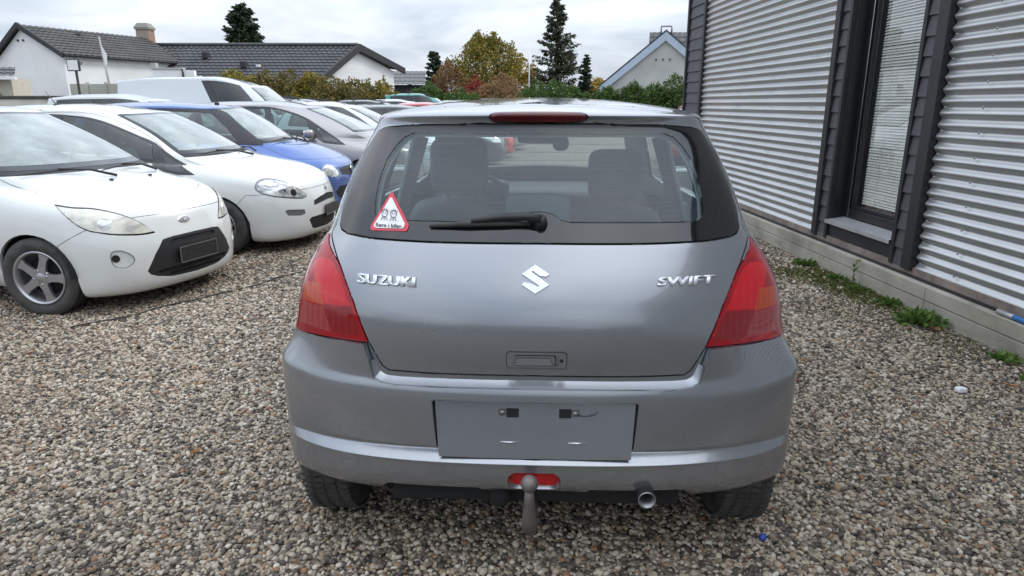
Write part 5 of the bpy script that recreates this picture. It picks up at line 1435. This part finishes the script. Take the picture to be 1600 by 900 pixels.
def build_ka():
    nose, hd = POSE['KA']
    c = Car(KA, 'parked_car', tailpos(KA, nose, hd), R(hd), M_WHITE, 'small white hatchback nearest on the left with five-spoke alloy wheel and black trapezoid grille', 'car')
    L = c.L
    c.uv('bonnet', M_WHITE, 11.4, 18.6, 5.9, 7.86, key='bonnet')
    c.uv('scuttle', M_BLACK, 11.5, 18.5, 7.82, 8.12)
    gl = gen_windows(c)
    for s in (1, -1):
        c.cut('door', M_WHITE, side(smooth_poly([(1.25, .30), (1.22, .95), (2.45, .93), (2.50, .7), (2.45, .35), (2.40, .30)], 2, sharp=(0, 1, 2, 5)), s), 90 * s, over={0})
    wheels(c, 2.92, .55, .275, .29, .18, .19, .7, 'five')
    c.cut('front_bumper', M_WHITE, [(3.0, -.1), (3.06, .42), (3.12, .500), (3.212, .557), (3.312, .617), (3.40, .672), (3.8, .690), (3.8, -.1)], -90, facing=-2, key='front_bumper')
    lp = [(1.696, .788), (1.806, .768), (1.921, .757), (2.044, .722), (2.157, .668), (2.249, .594), (2.286, .556), (2.203, .552), (2.046, .571), (1.952, .592), (1.868, .619), (1.789, .681)]
    for s in (1, -1):
        poly = [(-s * a, b) for a, b in lp]
        k = 'hl%d' % s
        c.cut('headlamp', M_FRIT, smooth_poly(poly, 3, sharp=(0, 6)), 45 * s, gap=.003, flange=.02, key=k)
        inner = [(2.02 + (abs(a) - 2.02) * .965, .655 + (b - .655) * .90) for a, b in lp]
        c.cut('lens', M_YLENS, smooth_poly([(-s * a, b) for a, b in inner], 3, sharp=(0, 6)), 45 * s, gap=0, flange=0, off=.004, under=k)
        c.cut('lamp_bowl', M_HLENS, [(-s * a, b) for a, b in circle(1.985, .652, .044, 16)], 45 * s, gap=0, flange=0, off=.0038, under=k)
        c.cut('lamp_bowl', M_HLENS, [(-s * a, b) for a, b in circle(2.125, .605, .022, 12)], 45 * s, gap=0, flange=0, off=.0038, under=k)
        c.cut('fog_recess', M_WHITE, smooth_poly([(-s * a, b) for a, b in [(1.998, .45), (2.06, .462), (2.125, .42), (2.132, .37), (2.07, .337), (2.003, .365)]], 3), 45 * s, off=-.012, flange=0, gap=.002, key='fog%d' % s)
        c.cut('fog_lamp', M_FRIT, [(-s * a, b) for a, b in circle(2.022, .408, .026, 14)], 45 * s, off=-.006, flange=0, under='fog%d' % s)
    gr = [(0, .512), (-.20, .508), (-.285, .497), (-.363, .398), (-.425, .291), (-.405, .262), (-.353, .238), (-.238, .212), (0, .204)]
    c.cut('grille', M_BLACK, sym(gr), 0, off=-.004, flange=.02, key='grille')
    c.cut('intake_slot', M_UNDER, sym([(0, .492), (-.19, .489), (-.225, .480), (-.215, .460), (0, .466)]), 0, off=-.016, flange=.0, under='grille')
    c.cut('intake_slot', M_UNDER, sym([(0, .285), (-.28, .282), (-.36, .272), (-.335, .252), (0, .262)]), 0, off=-.018, flange=.0, under='grille')
    c.cut('intake_slot', M_UNDER, sym([(0, .250), (-.25, .245), (-.29, .238), (-.23, .226), (0, .226)]), 0, off=-.018, flange=.0, under='grille')
    c.finish(dict(flange=.02), gl)
    plate_on(c, -.192, .192, .305, .425, out=.012)
    em = empty('emblem'); em.parent = c.root
    q, n = c.on(0, -.058, .613); F = frame_at(q, n)
    mb = MB(); mb.lathe([(0, -.006), (.85, -.006), (1.0, -.001), (1.0, .001)], 28, F @ Matrix.Diagonal((.056, .027, 1, 1)) @ Matrix.Rotation(R(-90), 4, 'X')); mb.build('oval', M_CHROME, em)
    mb = MB(); mb.lathe([(0, -.0065), (.82, -.0065)], 28, F @ Matrix.Diagonal((.054, .025, 1, 1)) @ Matrix.Rotation(R(-90), 4, 'X')); mb.build('field', M_STEEL, em)
    mb = MB(); mb.tube([F @ Vector(p) for p in ((-.03, .008, .008), (-.012, .012, .008), (-.012, -.012, .008))], .003, 5); mb.tube([F @ Vector(p) for p in ((.012, .012, .008), (.012, -.012, .008), (.03, -.006, .008))], .003, 5); mb.tube([F @ Vector(p) for p in ((-.016, 0, .008), (.014, 0, .008))], .003, 5)
    mb.build('script', M_CHROME, em)
    wheels2(c, 2.92, .55, .275, .285, .18, .188, .70, 'five', steer=R(13), spin=1.25, n=48)
    front_wipers(c, .945, ((-.58, -.16), (-.12, .36)))
    c.underbody(.2); cabin(c, 1.55)
    # side repeater / washer jets
    for h in (-.18, .18):
        q, n = c.on(0, h, .90)
        if q: mb = MB(); mb.rbox(q + n * .006, (.014, .012, .008), n=2); mb.build('washer_jet', M_BLACK, c.root)
    return c.root

def build_punto():
    nose, hd = POSE['PUNTO']
    c = Car(PUNTO, 'parked_car', tailpos(PUNTO, nose, hd), R(hd), M_WHITE, 'white three-door hatchback between the small white car and the blue car', 'car')
    c.uv('bonnet', M_WHITE, 11.4, 18.6, 5.75, 7.86)
    c.uv('scuttle', M_BLACK, 11.5, 18.5, 7.80, 8.12)
    gl = gen_windows(c, sidecols=None)
    for s in (1, -1):
        c.cut('door', M_WHITE, side(smooth_poly([(1.50, .28), (1.46, .95), (1.45, 1.37), (1.82, 1.376), (2.066, 1.325), (2.318, 1.226), (2.60, 1.07), (2.80, .80), (2.78, .5), (2.70, .30)], 2, sharp=(0, 2, 9)), s), 90 * s)
        k = 'sur%d' % s
        c.cut('window_surround', M_FRIT, side(smooth_poly([(.62, 1.14), (.72, 1.30), (1.40, 1.358), (1.84, 1.334), (2.03, 1.294), (2.22, 1.224), (2.42, 1.142), (2.56, 1.085), (2.76, .940), (3.00, .795), (2.74, .808), (2.56, .90), (1.6, .955), (.9, 1.02)], 2, sharp=(9,)), s), 90 * s, key=k, gap=.001, flange=.006)
        gl.append(c.cut('door_window', M_SIDE, side([(1.67, .985), (1.655, 1.342), (1.845, 1.322), (2.017, 1.284), (2.206, 1.216), (2.406, 1.133), (2.535, 1.078), (2.57, .925), (2.4, .945)], s), 90 * s, flange=0, under=k))
        gl.append(c.cut('rear_side_window', M_DARKGLASS, side([(.72, 1.13), (.78, 1.285), (1.38, 1.345), (1.40, .995), (.95, 1.04)], s), 90 * s, flange=0, under=k))
        gl.append(c.cut('quarter_light', M_DARKGLASS, side([(2.60, 1.035), (2.752, .922), (2.94, .812), (2.763, .825), (2.70, .86)], s), 90 * s, flange=0, under=k))
    wheels(c, 3.16, .66, .285, .295, .18, .19, .7, 'multi')
    c.cut('front_bumper', M_WHITE, [(3.2, -.1), (3.34, .46), (3.40, .53), (3.47, .60), (3.62, .60), (3.9, .618), (4.2, .63), (4.2, -.1)], -90, facing=-2)
    lp = [(1.985, .678), (2.01, .721), (2.075, .749), (2.177, .743), (2.283, .704), (2.397, .637), (2.486, .573), (2.489, .55), (2.427, .534), (2.302, .548), (2.127, .579), (2.028, .613), (1.989, .649)]
    for s in (1, -1):
        k = 'hl%d' % s
        c.cut('headlamp', M_STEEL, smooth_poly([(-s * a, b) for a, b in lp], 2), 45 * s, gap=.003, flange=.02, key=k)
        inn = [(2.24 + (a - 2.24) * .93, .64 + (b - .64) * .86) for a, b in lp]
        c.cut('lens', M_HLENS if s < 0 else M_YLENS, smooth_poly([(-s * a, b) for a, b in inn], 2), 45 * s, gap=0, flange=0, off=.004, under=k)
        c.cut('lamp_bowl', M_CHROME, [(-s * a, b) for a, b in circle(2.22, .64, .042, 16)], 45 * s, gap=0, flange=0, off=.0035, under=k)
        c.cut('lamp_bowl', M_FRIT, [(-s * a, b) for a, b in circle(2.335, .602, .034, 14)], 45 * s, gap=0, flange=0, off=.0035, under=k)
        c.cut('fog_lamp', M_STEEL, [(-s * a, b) for a, b in [(2.22, .432), (2.25, .441), (2.435, .424), (2.445, .382), (2.40, .372), (2.245, .388)]], 45 * s, off=-.008, flange=.0, gap=.003)
    c.cut('intake_slot', M_UNDER, sym([(0, .535), (-.187, .518), (-.325, .495), (-.340, .448), (-.21, .460), (0, .472)]), 0, off=-.01, flange=.02)
    c.cut('lower_intake', M_UNDER, sym([(0, .335), (-.397, .332), (-.438, .312), (-.385, .225), (-.32, .200), (-.02, .190)]), 0, off=-.01, flange=.02)
    c.finish(dict(flange=.02), gl)
    plate_on(c, -.16, .22, .315, .43, out=.02)
    q, n = c.on(0, .02, .592); F = frame_at(q, n)
    mb = MB(); mb.lathe([(0, -.005), (.026, -.005), (.032, -.001)], 24, F @ Matrix.Rotation(R(-90), 4, 'X')); mb.build('emblem', M_STEEL, c.root)
    wheels2(c, 3.16, .66, .285, .293, .185, .185, .72, 'multi', spin=.2, n=48)
    front_wipers(c, .955, ((-.56, -.1), (-.05, .45)))
    c.underbody(.2); cabin(c, 1.75)
    # aerial on the roof
    mb = MB(); q = Vector((1.35, -.25, 1.44)); mb.rbox(q, (.035, .018, .014), n=3); mb.tube([q, q + Vector((-.10, 0, .14))], [.005, .002], 6); mb.build('aerial', M_BLACK, c.root)
    return c.root

def build_blue():
    nose, hd = POSE['BLUE']
    c = Car(SWIFT, 'parked_car', tailpos(SWIFT, nose, hd), R(hd), M_BLUE, 'blue hatchback with black window pillars beside the white three-door', 'car')
    c.uv('bonnet', M_BLUE, 11.3, 18.7, 9.4, 11.86)
    c.uv('scuttle', M_BLACK, 11.5, 18.5, 11.8, 12.12)
    gl = [None]
    c.uv('windscreen_border', M_FRIT, 11.6, 18.4, 12.1, 14.12, key='wsb')
    gl.append(c.uv('windscreen', M_WIND, 11.95, 18.05, 12.25, 13.98, flange=0, gap=0, under='wsb'))
    for s in (1, -1):
        k = 'wsur%d' % s
        c.cut('window_surround', M_TRIM, side(smooth_poly([(.50, 1.10), (.75, 1.035), (1.35, 1.0), (2.2, .975), (2.66, .955), (2.735, .965), (2.45, 1.19), (2.25, 1.34), (2.12, 1.385), (1.4, 1.40), (.9, 1.385), (.62, 1.30)], 3), s), 90 * s, key=k, facing=.2)
        gl.append(c.cut('side_window', M_SIDE, side([(1.42, 1.03), (2.30, 1.0), (2.45, 1.0), (2.30, 1.17), (2.10, 1.335), (1.95, 1.355), (1.45, 1.375)], s), 90 * s, flange=0, under=k))
        gl.append(c.cut('side_window', M_SIDE, side([(.66, 1.09), (.80, 1.065), (1.33, 1.035), (1.36, 1.375), (.95, 1.362), (.72, 1.29), (.64, 1.18)], s), 90 * s, flange=0, under=k))
        lp = [(1.98, .66), (2.06, .70), (2.16, .68), (2.24, .61), (2.22, .55), (2.10, .55), (2.0, .60)]
        c.cut('headlamp', M_HLENS, smooth_poly([(-s * a, b) for a, b in lp], 2), 45 * s, off=.003, flange=.02)
    wheels(c, 2.92, .56, .295, .30, .18, .19, .7, 'five')
    c.cut('front_bumper', M_BLUE, [(3.0, -.1), (3.16, .52), (3.3, .62), (3.6, .655), (3.9, .665), (3.9, -.1)], -90, facing=-2, over={0})
    c.cut('grille', M_BLACK, sym([(0, .655), (-.25, .650), (-.40, .64), (-.37, .565), (-.2, .545), (0, .54)]), 0, off=-.008, flange=.02)
    c.cut('lower_intake', M_UNDER, sym([(0, .42), (-.45, .42), (-.52, .36), (-.45, .27), (0, .25)]), 0, off=-.008, flange=.02)
    c.finish(dict(flange=.02), [g for g in gl if g])
    S = [(322, 110), (415, 170), (397, 185), (352, 181), (303, 148), (298, 158), (415, 238), (322, 295), (232, 238), (250, 222), (295, 230), (343, 252), (349, 243), (232, 170)]
    patch(c, 'emblem', [((a - 323) / 183 * .10, .602 - (b - 202) / 185 * .095) for a, b in S], 0, M_CHROME, c.root, .012, .006)
    wheels2(c, 2.92, .56, .295, .295, .185, .19, .72, 'five', n=28)
    front_wipers(c, .975, ((-.52, -.06), (0, .45)), lift=.028)
    c.underbody(.2); cabin(c, 1.5)
    mb = MB(); q = Vector((1.95, 0, 1.455)); mb.rbox(q, (.03, .015, .018), n=3); mb.build('aerial', M_BLACK, c.root)
    return c.root

def build_mpv():
    nose, hd = POSE['MPV']
    c = Car(MPV, 'parked_car', tailpos(MPV, nose, hd), R(hd), M_MPV, 'warm grey family car with long windscreen and front quarter windows behind the blue car', 'car')
    c.uv('bonnet', M_MPV, 11.4, 18.6, 5.75, 7.86)
    gl = gen_windows(c, sidecols=None)
    for s in (1, -1):
        k = 'sur%d' % s
        c.cut('window_surround', M_FRIT, side(smooth_poly([(.42, 1.12), (.50, 1.34), (1.2, 1.41), (1.68, 1.405), (1.88, 1.375), (2.13, 1.305), (2.34, 1.215), (2.66, 1.01), (2.93, .83), (2.60, .86), (2.38, .965), (1.3, .985), (.7, 1.03)], 2, sharp=(8,)), s), 90 * s, key=k)
        gl.append(c.cut('door_window', M_SIDE, side([(1.30, 1.02), (1.32, 1.385), (1.667, 1.39), (1.87, 1.36), (2.126, 1.288), (2.30, 1.21), (2.37, .995), (2.2, 1.005)], s), 90 * s, flange=0, under=k))
        gl.append(c.cut('rear_side_window', M_SIDE, side([(.56, 1.12), (.60, 1.31), (1.20, 1.378), (1.22, 1.025), (.75, 1.06)], s), 90 * s, flange=0, under=k))
        gl.append(c.cut('quarter_window', M_SIDE, side([(2.47, 1.10), (2.647, .995), (2.86, .852), (2.60, .882), (2.505, 1.02)], s), 90 * s, flange=0, under=k))
        mi = empty('door_mirror', (2.40, s * .90, 1.0)); mi.parent = c.root
        mb = MB(); mb.rbox((0, 0, 0), (.07, .095, .07), n=4, e=3); mb.build('shell', M_MPV, mi)
        mb = MB(); mb.rbox((-.06, 0, 0), (.012, .08, .055), n=3, e=5); mb.build('mirror_glass', M_CHROME, mi)
        mb = MB(); mb.tube([(.02, -s * .06, -.04), (.04, -s * .14, -.06)], .02, 8); mb.build('foot', M_BLACK, mi)
    wheels(c, 3.2, .6, .30, .30, .18, .19, .7, 'five')
    c.finish(dict(flange=.02), gl)
    wheels2(c, 3.2, .6, .30, .30, .185, .19, .72, 'multi', n=28)
    front_wipers(c, .955, ((-.52, -.06), (0, .45)), lift=.02)
    c.underbody(.2); cabin(c, 1.62, top=1.04)
    return c.root

def far_car(rows, nose, hd, mat, label, group, rails=False, bars=False, van=False, lamp=True, tint=None):
    c = Car(rows, 'parked_car' if not van else 'parked_van', tailpos(rows, nose, hd), R(hd), mat, label, 'car' if not van else 'van', group, 3, 3)
    gl = gen_windows(c, sidecols=(5.2, 10.3) if not van else (8.6, 10.3), pillar=7.6 if not van else 8.5, glassmat=tint or M_DARKGLASS)
    L = c.L
    c.uv('bonnet', mat, 11.4, 18.6, 5.7, 7.9)
    for s in (1, -1):
        if lamp: c.cut('headlamp', M_HLENS, [(-s * a, b) for a, b in [((L - .80) * .707 - .42, .70), ((L - .5) * .707 - .40, .73), ((L - .2) * .707 - .30, .64), ((L - .25) * .707 - .30, .56), ((L - .5) * .707 - .42, .58)]], 45 * s, off=.003, flange=0)
    c.cut('grille', M_BLACK, sym([(0, .60), (-.30, .59), (-.33, .52), (0, .51)]), 0, off=.002, flange=0)
    c.cut('lower_intake', M_BLACK, sym([(0, .36), (-.42, .36), (-.46, .26), (0, .22)]), 0, off=.002, flange=0)
    wheels(c, L - .85, .7, .30, .30, .18, .19, .7, 'five')
    c.finish(dict(flange=.015), gl)
    wheels2(c, L - .85, .7, .30, .30, .185, .19, .72, 'multi', n=18)
    c.underbody(.22)
    hx = max(r[9][3] for r in rows)
    if rails or bars:
        for s in (1, -1):
            P = []
            for k in range(7):
                x = .62 + (L - 2.55) * k / 6; q = c.sh.cast((x, s * .50, 4), (0, 0, -1))
                if q: P.append(q + Vector((0, 0, .045 if 0 < k < 6 else .005)))
            mb = MB(); mb.tube(P, .014, 6); mb.build('roof_rail', M_BLACK, c.root)
        if bars:
            for x in (1.2, L - 2.1):
                q = c.sh.cast((x, 0, 4), (0, 0, -1)); z = q.z + .06
                mb = MB(); mb.box((x - .025, -.55, z), (x + .025, .55, z + .025)); mb.build('roof_bar', M_BLACK, c.root)
    return c.root
build_hero()
build_ka()
build_punto()
build_blue()
build_mpv()
P_SIL = paint('silver_paint', (.50, .51, .52), metal=.6, rough=.35, dirt=.08)
P_DARK = paint('charcoal_paint', (.06, .063, .068), metal=.4, rough=.35, dirt=.08)
P_BLK = paint('black_paint', (.015, .015, .017), rough=.3, dirt=.06)
P_MID = paint('mid_grey_paint', (.20, .20, .205), metal=.55, rough=.35, dirt=.1)
P_RED = paint('red_paint', (.48, .03, .025), rough=.3, dirt=.06)
P_TEAL = paint('teal_paint', (.03, .24, .22), rough=.35, dirt=.06)
VAN = gen(L=4.75, w=.95, H=2.06, cowl=(.72, 1.20), lead=(.24, .95), wst=(1.40, 1.84), belt=1.22, rear=(.05, 1.2, .12, 1.92), nose=.55, gw=1.06)
EST = gen(L=4.35, w=.87, H=1.60, cowl=(1.0, 1.03), lead=(.28, .84), wst=(1.85, 1.47), belt=1.0, rear=(.10, 1.08, .36, 1.48))
HATCH = gen(L=3.9, w=.84, H=1.50, cowl=(.92, 1.0), lead=(.26, .80), wst=(1.75, 1.40), belt=.97)
HATC2 = gen(L=3.62, w=.83, H=1.50, cowl=(1.02, 1.0), lead=(.28, .80), wst=(1.80, 1.40), belt=.97)
LOW = gen(L=4.2, w=.86, H=1.44, cowl=(1.1, .98), lead=(.3, .79), wst=(1.95, 1.35), belt=.95)
TALL = gen(L=4.1, w=.87, H=1.64, cowl=(.85, 1.06), lead=(.24, .86), wst=(1.75, 1.52), belt=1.03, rear=(.08, 1.1, .3, 1.52))
KANG = gen(L=4.1, w=.88, H=1.90, cowl=(.80, 1.12), lead=(.24, .90), wst=(1.6, 1.68), belt=1.1, rear=(.05, 1.15, .15, 1.76), gw=1.04)
G1 = 'cars parked in a row along the lot'
far_car(HATC2, (-1.2, 14.0), 0, M_WHITE2, 'cool white hatchback showing its roof behind the warm grey family car', G1)
far_car(LOW, (-.12, 16.9), 0, P_DARK, 'low charcoal car just left of the grey hatchback\'s roof corner', G1)
far_car(HATCH, (.1, 19.4), 0, P_RED, 'red hatchback seen through the rear window of the grey car', G1)
far_car(HATCH, (.5, 22.9), 0, P_SIL, 'pale silver car beyond the red hatchback at the end of the row', G1)
far_car(TALL, (-4.9, 13.6), 0, P_SIL, 'tall silver car with curved roof line in front of the white van', G1)
far_car(VAN, (-4.42, 16.7), 0, M_WHITE2, 'large white panel van standing above the rows of cars', G1, van=True)
far_car(TALL, (-4.05, 19.6), 0, P_MID, 'mid grey tall car with roof rails right of the van\'s nose', G1, rails=True)
far_car(EST, (-3.75, 22.0), 0, P_MID, 'mid grey estate with roof bars, second car right of the van', G1, rails=True, bars=True)
far_car(HATCH, (-3.65, 24.4), 0, P_SIL, 'silver hatchback between the two estates with roof bars', G1)
far_car(EST, (-2.85, 26.8), 0, P_BLK, 'black estate car with cross bars on its roof', G1, rails=True, bars=True)
far_car(TALL, (-2.25, 29.2), 0, M_WHITE2, 'white tall car between the black estate and the teal van', G1)
far_car(KANG, (-1.75, 31.8), 0, P_TEAL, 'teal high-roofed car with roof bars near the hedge', G1, rails=True, bars=True)
far_car(TALL, (.1, 34.4), 0, P_SIL, 'silver car at the far end of the row below the autumn trees', G1)
far_car(TALL, (1.3, 37.0), 0, M_WHITE2, 'white car farthest along the row below the autumn trees', G1)
far_car(HATCH, (7.2, 15.4), 0, P_RED, 'red car half hidden behind the corner of the corrugated building', 'red cars behind the building corner')
far_car(HATCH, (8.0, 18.2), 0, P_RED, 'second red car behind the first at the building corner', 'red cars behind the building corner')
# ------------------------------------------------------------------ small things on the ground
def build_details():
    rs = np.random.default_rng(77)
    def wx(y, off): return 3.166 - .0543 * y - off
    m_w = leaf_mat('weed_leaves', [(.05, .10, .02), (.09, .16, .03), (.13, .19, .05)])
    m_m = leaf_mat('moss', [(.06, .075, .015), (.10, .11, .025), (.14, .14, .04), (.05, .09, .02)])
    # moss and fine grass between the stones beside the plinth
    n = 60000; y = rs.uniform(2.2, 10.5, n); o = np.abs(rs.normal(0, .34, n)) + .01
    nz = lumps(rs, 14, 3.4); P0 = np.stack([wx(y, o), y, np.zeros(n)], 1)
    k = nz(P0) + rs.normal(size=n) * .35 > .15 + o * 1.5; P0 = P0[k]; P0[:, 2] = .006 + .012 * rs.uniform(size=len(P0))
    d = rs.normal(size=P0.shape) * .6; d[:, 2] = 1.0
    V, F = leaves(P0, .022, rs, 0, .35, d); ob = np_obj('moss', V, F, m_m, None); tag(ob, 'patchy moss and fine grass between stones along the plinth', 'moss', kind='stuff')
    # weed tufts
    T = [(6.15, .10, .10, 150, .05, 'bushy green weed tuft nearest the far end of the plinth'), (5.62, .09, .07, 90, .045, 'low weed tuft below the window sill by the plinth'),
         (5.25, .10, .08, 110, .04, 'small weed tuft at the plinth below the slate column'), (4.86, .09, .08, 120, .05, 'weed tuft by the plinth just left of the large leafy weed'),
         (4.42, .14, .15, 260, .06, 'large leafy weed spreading beside the plinth'), (3.72, .09, .07, 90, .05, 'small weed tuft close to the right edge by the plinth'), (3.35, .14, .09, 120, .05, 'weed tuft at the right edge of the gravel')]
    for yy, off, r, m, lf, lab in T:
        t = empty('weed', (wx(yy, off), yy, 0)); tag(t, lab, 'weed', 'weeds along the plinth')
        d = rs.normal(size=(m, 3)); d[:, 2] = np.abs(d[:, 2]) * .8 + .15; d /= np.linalg.norm(d, axis=1, keepdims=True)
        P = d * (rs.uniform(.2, 1, m)[:, None]) * r; P[:, 2] = P[:, 2] * .5 + .012; P[:, :2] *= 1.25
        V, F = leaves(P, lf, rs, 0, .45, d); np_obj('leaves', V, F, m_w, t)
        mb = MB()
        for q in range(5):
            e = P[rs.integers(m)] * 1.1; mb.tube([(0, 0, -.005), tuple(e)], [.003, .0015], 4)
        mb.build('stem', m_w, t)
    t = empty('weed', (wx(5.42, .05), 5.42, 0)); tag(t, 'thin tall weed stalk standing against the plinth', 'weed', 'weeds along the plinth')
    mb = MB(); mb.tube([(0, 0, 0), (-.01, 0, .12), (.01, .01, .22)], [.003, .0025, .001], 5); mb.build('stem', m_w, t)
    P = np.stack([rs.normal(0, .012, 26), rs.normal(0, .012, 26), rs.uniform(.04, .22, 26)], 1); V, F = leaves(P, .03, rs); np_obj('leaves', V, F, m_w, t)
    # cable on the gravel
    mb = MB(); pts = [(-2.95, 4.30), (-2.72, 4.52), (-2.5, 4.86), (-2.3, 5.12), (-2.1, 5.42), (-1.95, 5.75), (-1.80, 5.9), (-1.6, 6.15)]
    sp = smooth_poly(pts, 5, False); mb.tube([(x + .006 * math.sin(i * 1.3), y, .016 + .004 * math.sin(i * .9)) for i, (x, y) in enumerate(sp)], .0055, 6); tag(mb.build('cable', M_BLACK), 'thin black cable lying on the gravel before the white cars', 'cable')
    # litter
    mb = MB(); mb.rbox((0, 0, 0), (.030, .018, .014), n=4, e=5); o = mb.build('paper_scrap', simple('white_scrap', (.75, .75, .76), .6), loc=(2.33, 3.26, .022)); o.rotation_euler = (0, .1, .25); tag(o, 'small white scrap lying on the gravel at right', 'litter')
    mb = MB(); mb.lathe([(0, .007), (.011, .007), (.013, .004), (.013, -.006)], 18, Matrix.Rotation(R(90), 4, 'X')); o = mb.build('bottle_cap', simple('blue_cap', (.02, .05, .26), .4), loc=(.86, 2.02, .022)); o.rotation_euler = (.4, .2, 0); tag(o, 'tiny blue bottle cap on the gravel near the right rear wheel', 'litter')
    m_d = leaf_mat('dry_leaf', [(.22, .09, .03), (.30, .13, .04), (.16, .08, .04)])
    L = [(2.62, 3.30, .045, 'curled brown leaf on the gravel near the white scrap'), (2.78, 4.25, .05, 'brown leaf beside the large leafy weed'), (-1.35, 2.6, .035, 'orange brown leaf on the open gravel at left'), (1.75, 1.92, .04, 'pale orange leaf at the lower right corner')]
    for x, yy, s, lab in L:
        V = [(-s, 0, .004), (-s * .3, s * .45, .010), (s * .5, s * .38, .008), (s, 0, .014), (s * .5, -s * .4, .006), (-s * .3, -s * .45, .012), (0, 0, .0)]
        o = mobj('fallen_leaf', V, [(0, 6, 1), (1, 6, 2), (2, 6, 3), (3, 6, 4), (4, 6, 5), (5, 6, 0)], m_d, loc=(x, yy, .022)); o.rotation_euler = (.1, .15, rs.uniform(0, 6)); tag(o, lab, 'leaf', 'fallen leaves on the gravel')
build_details()
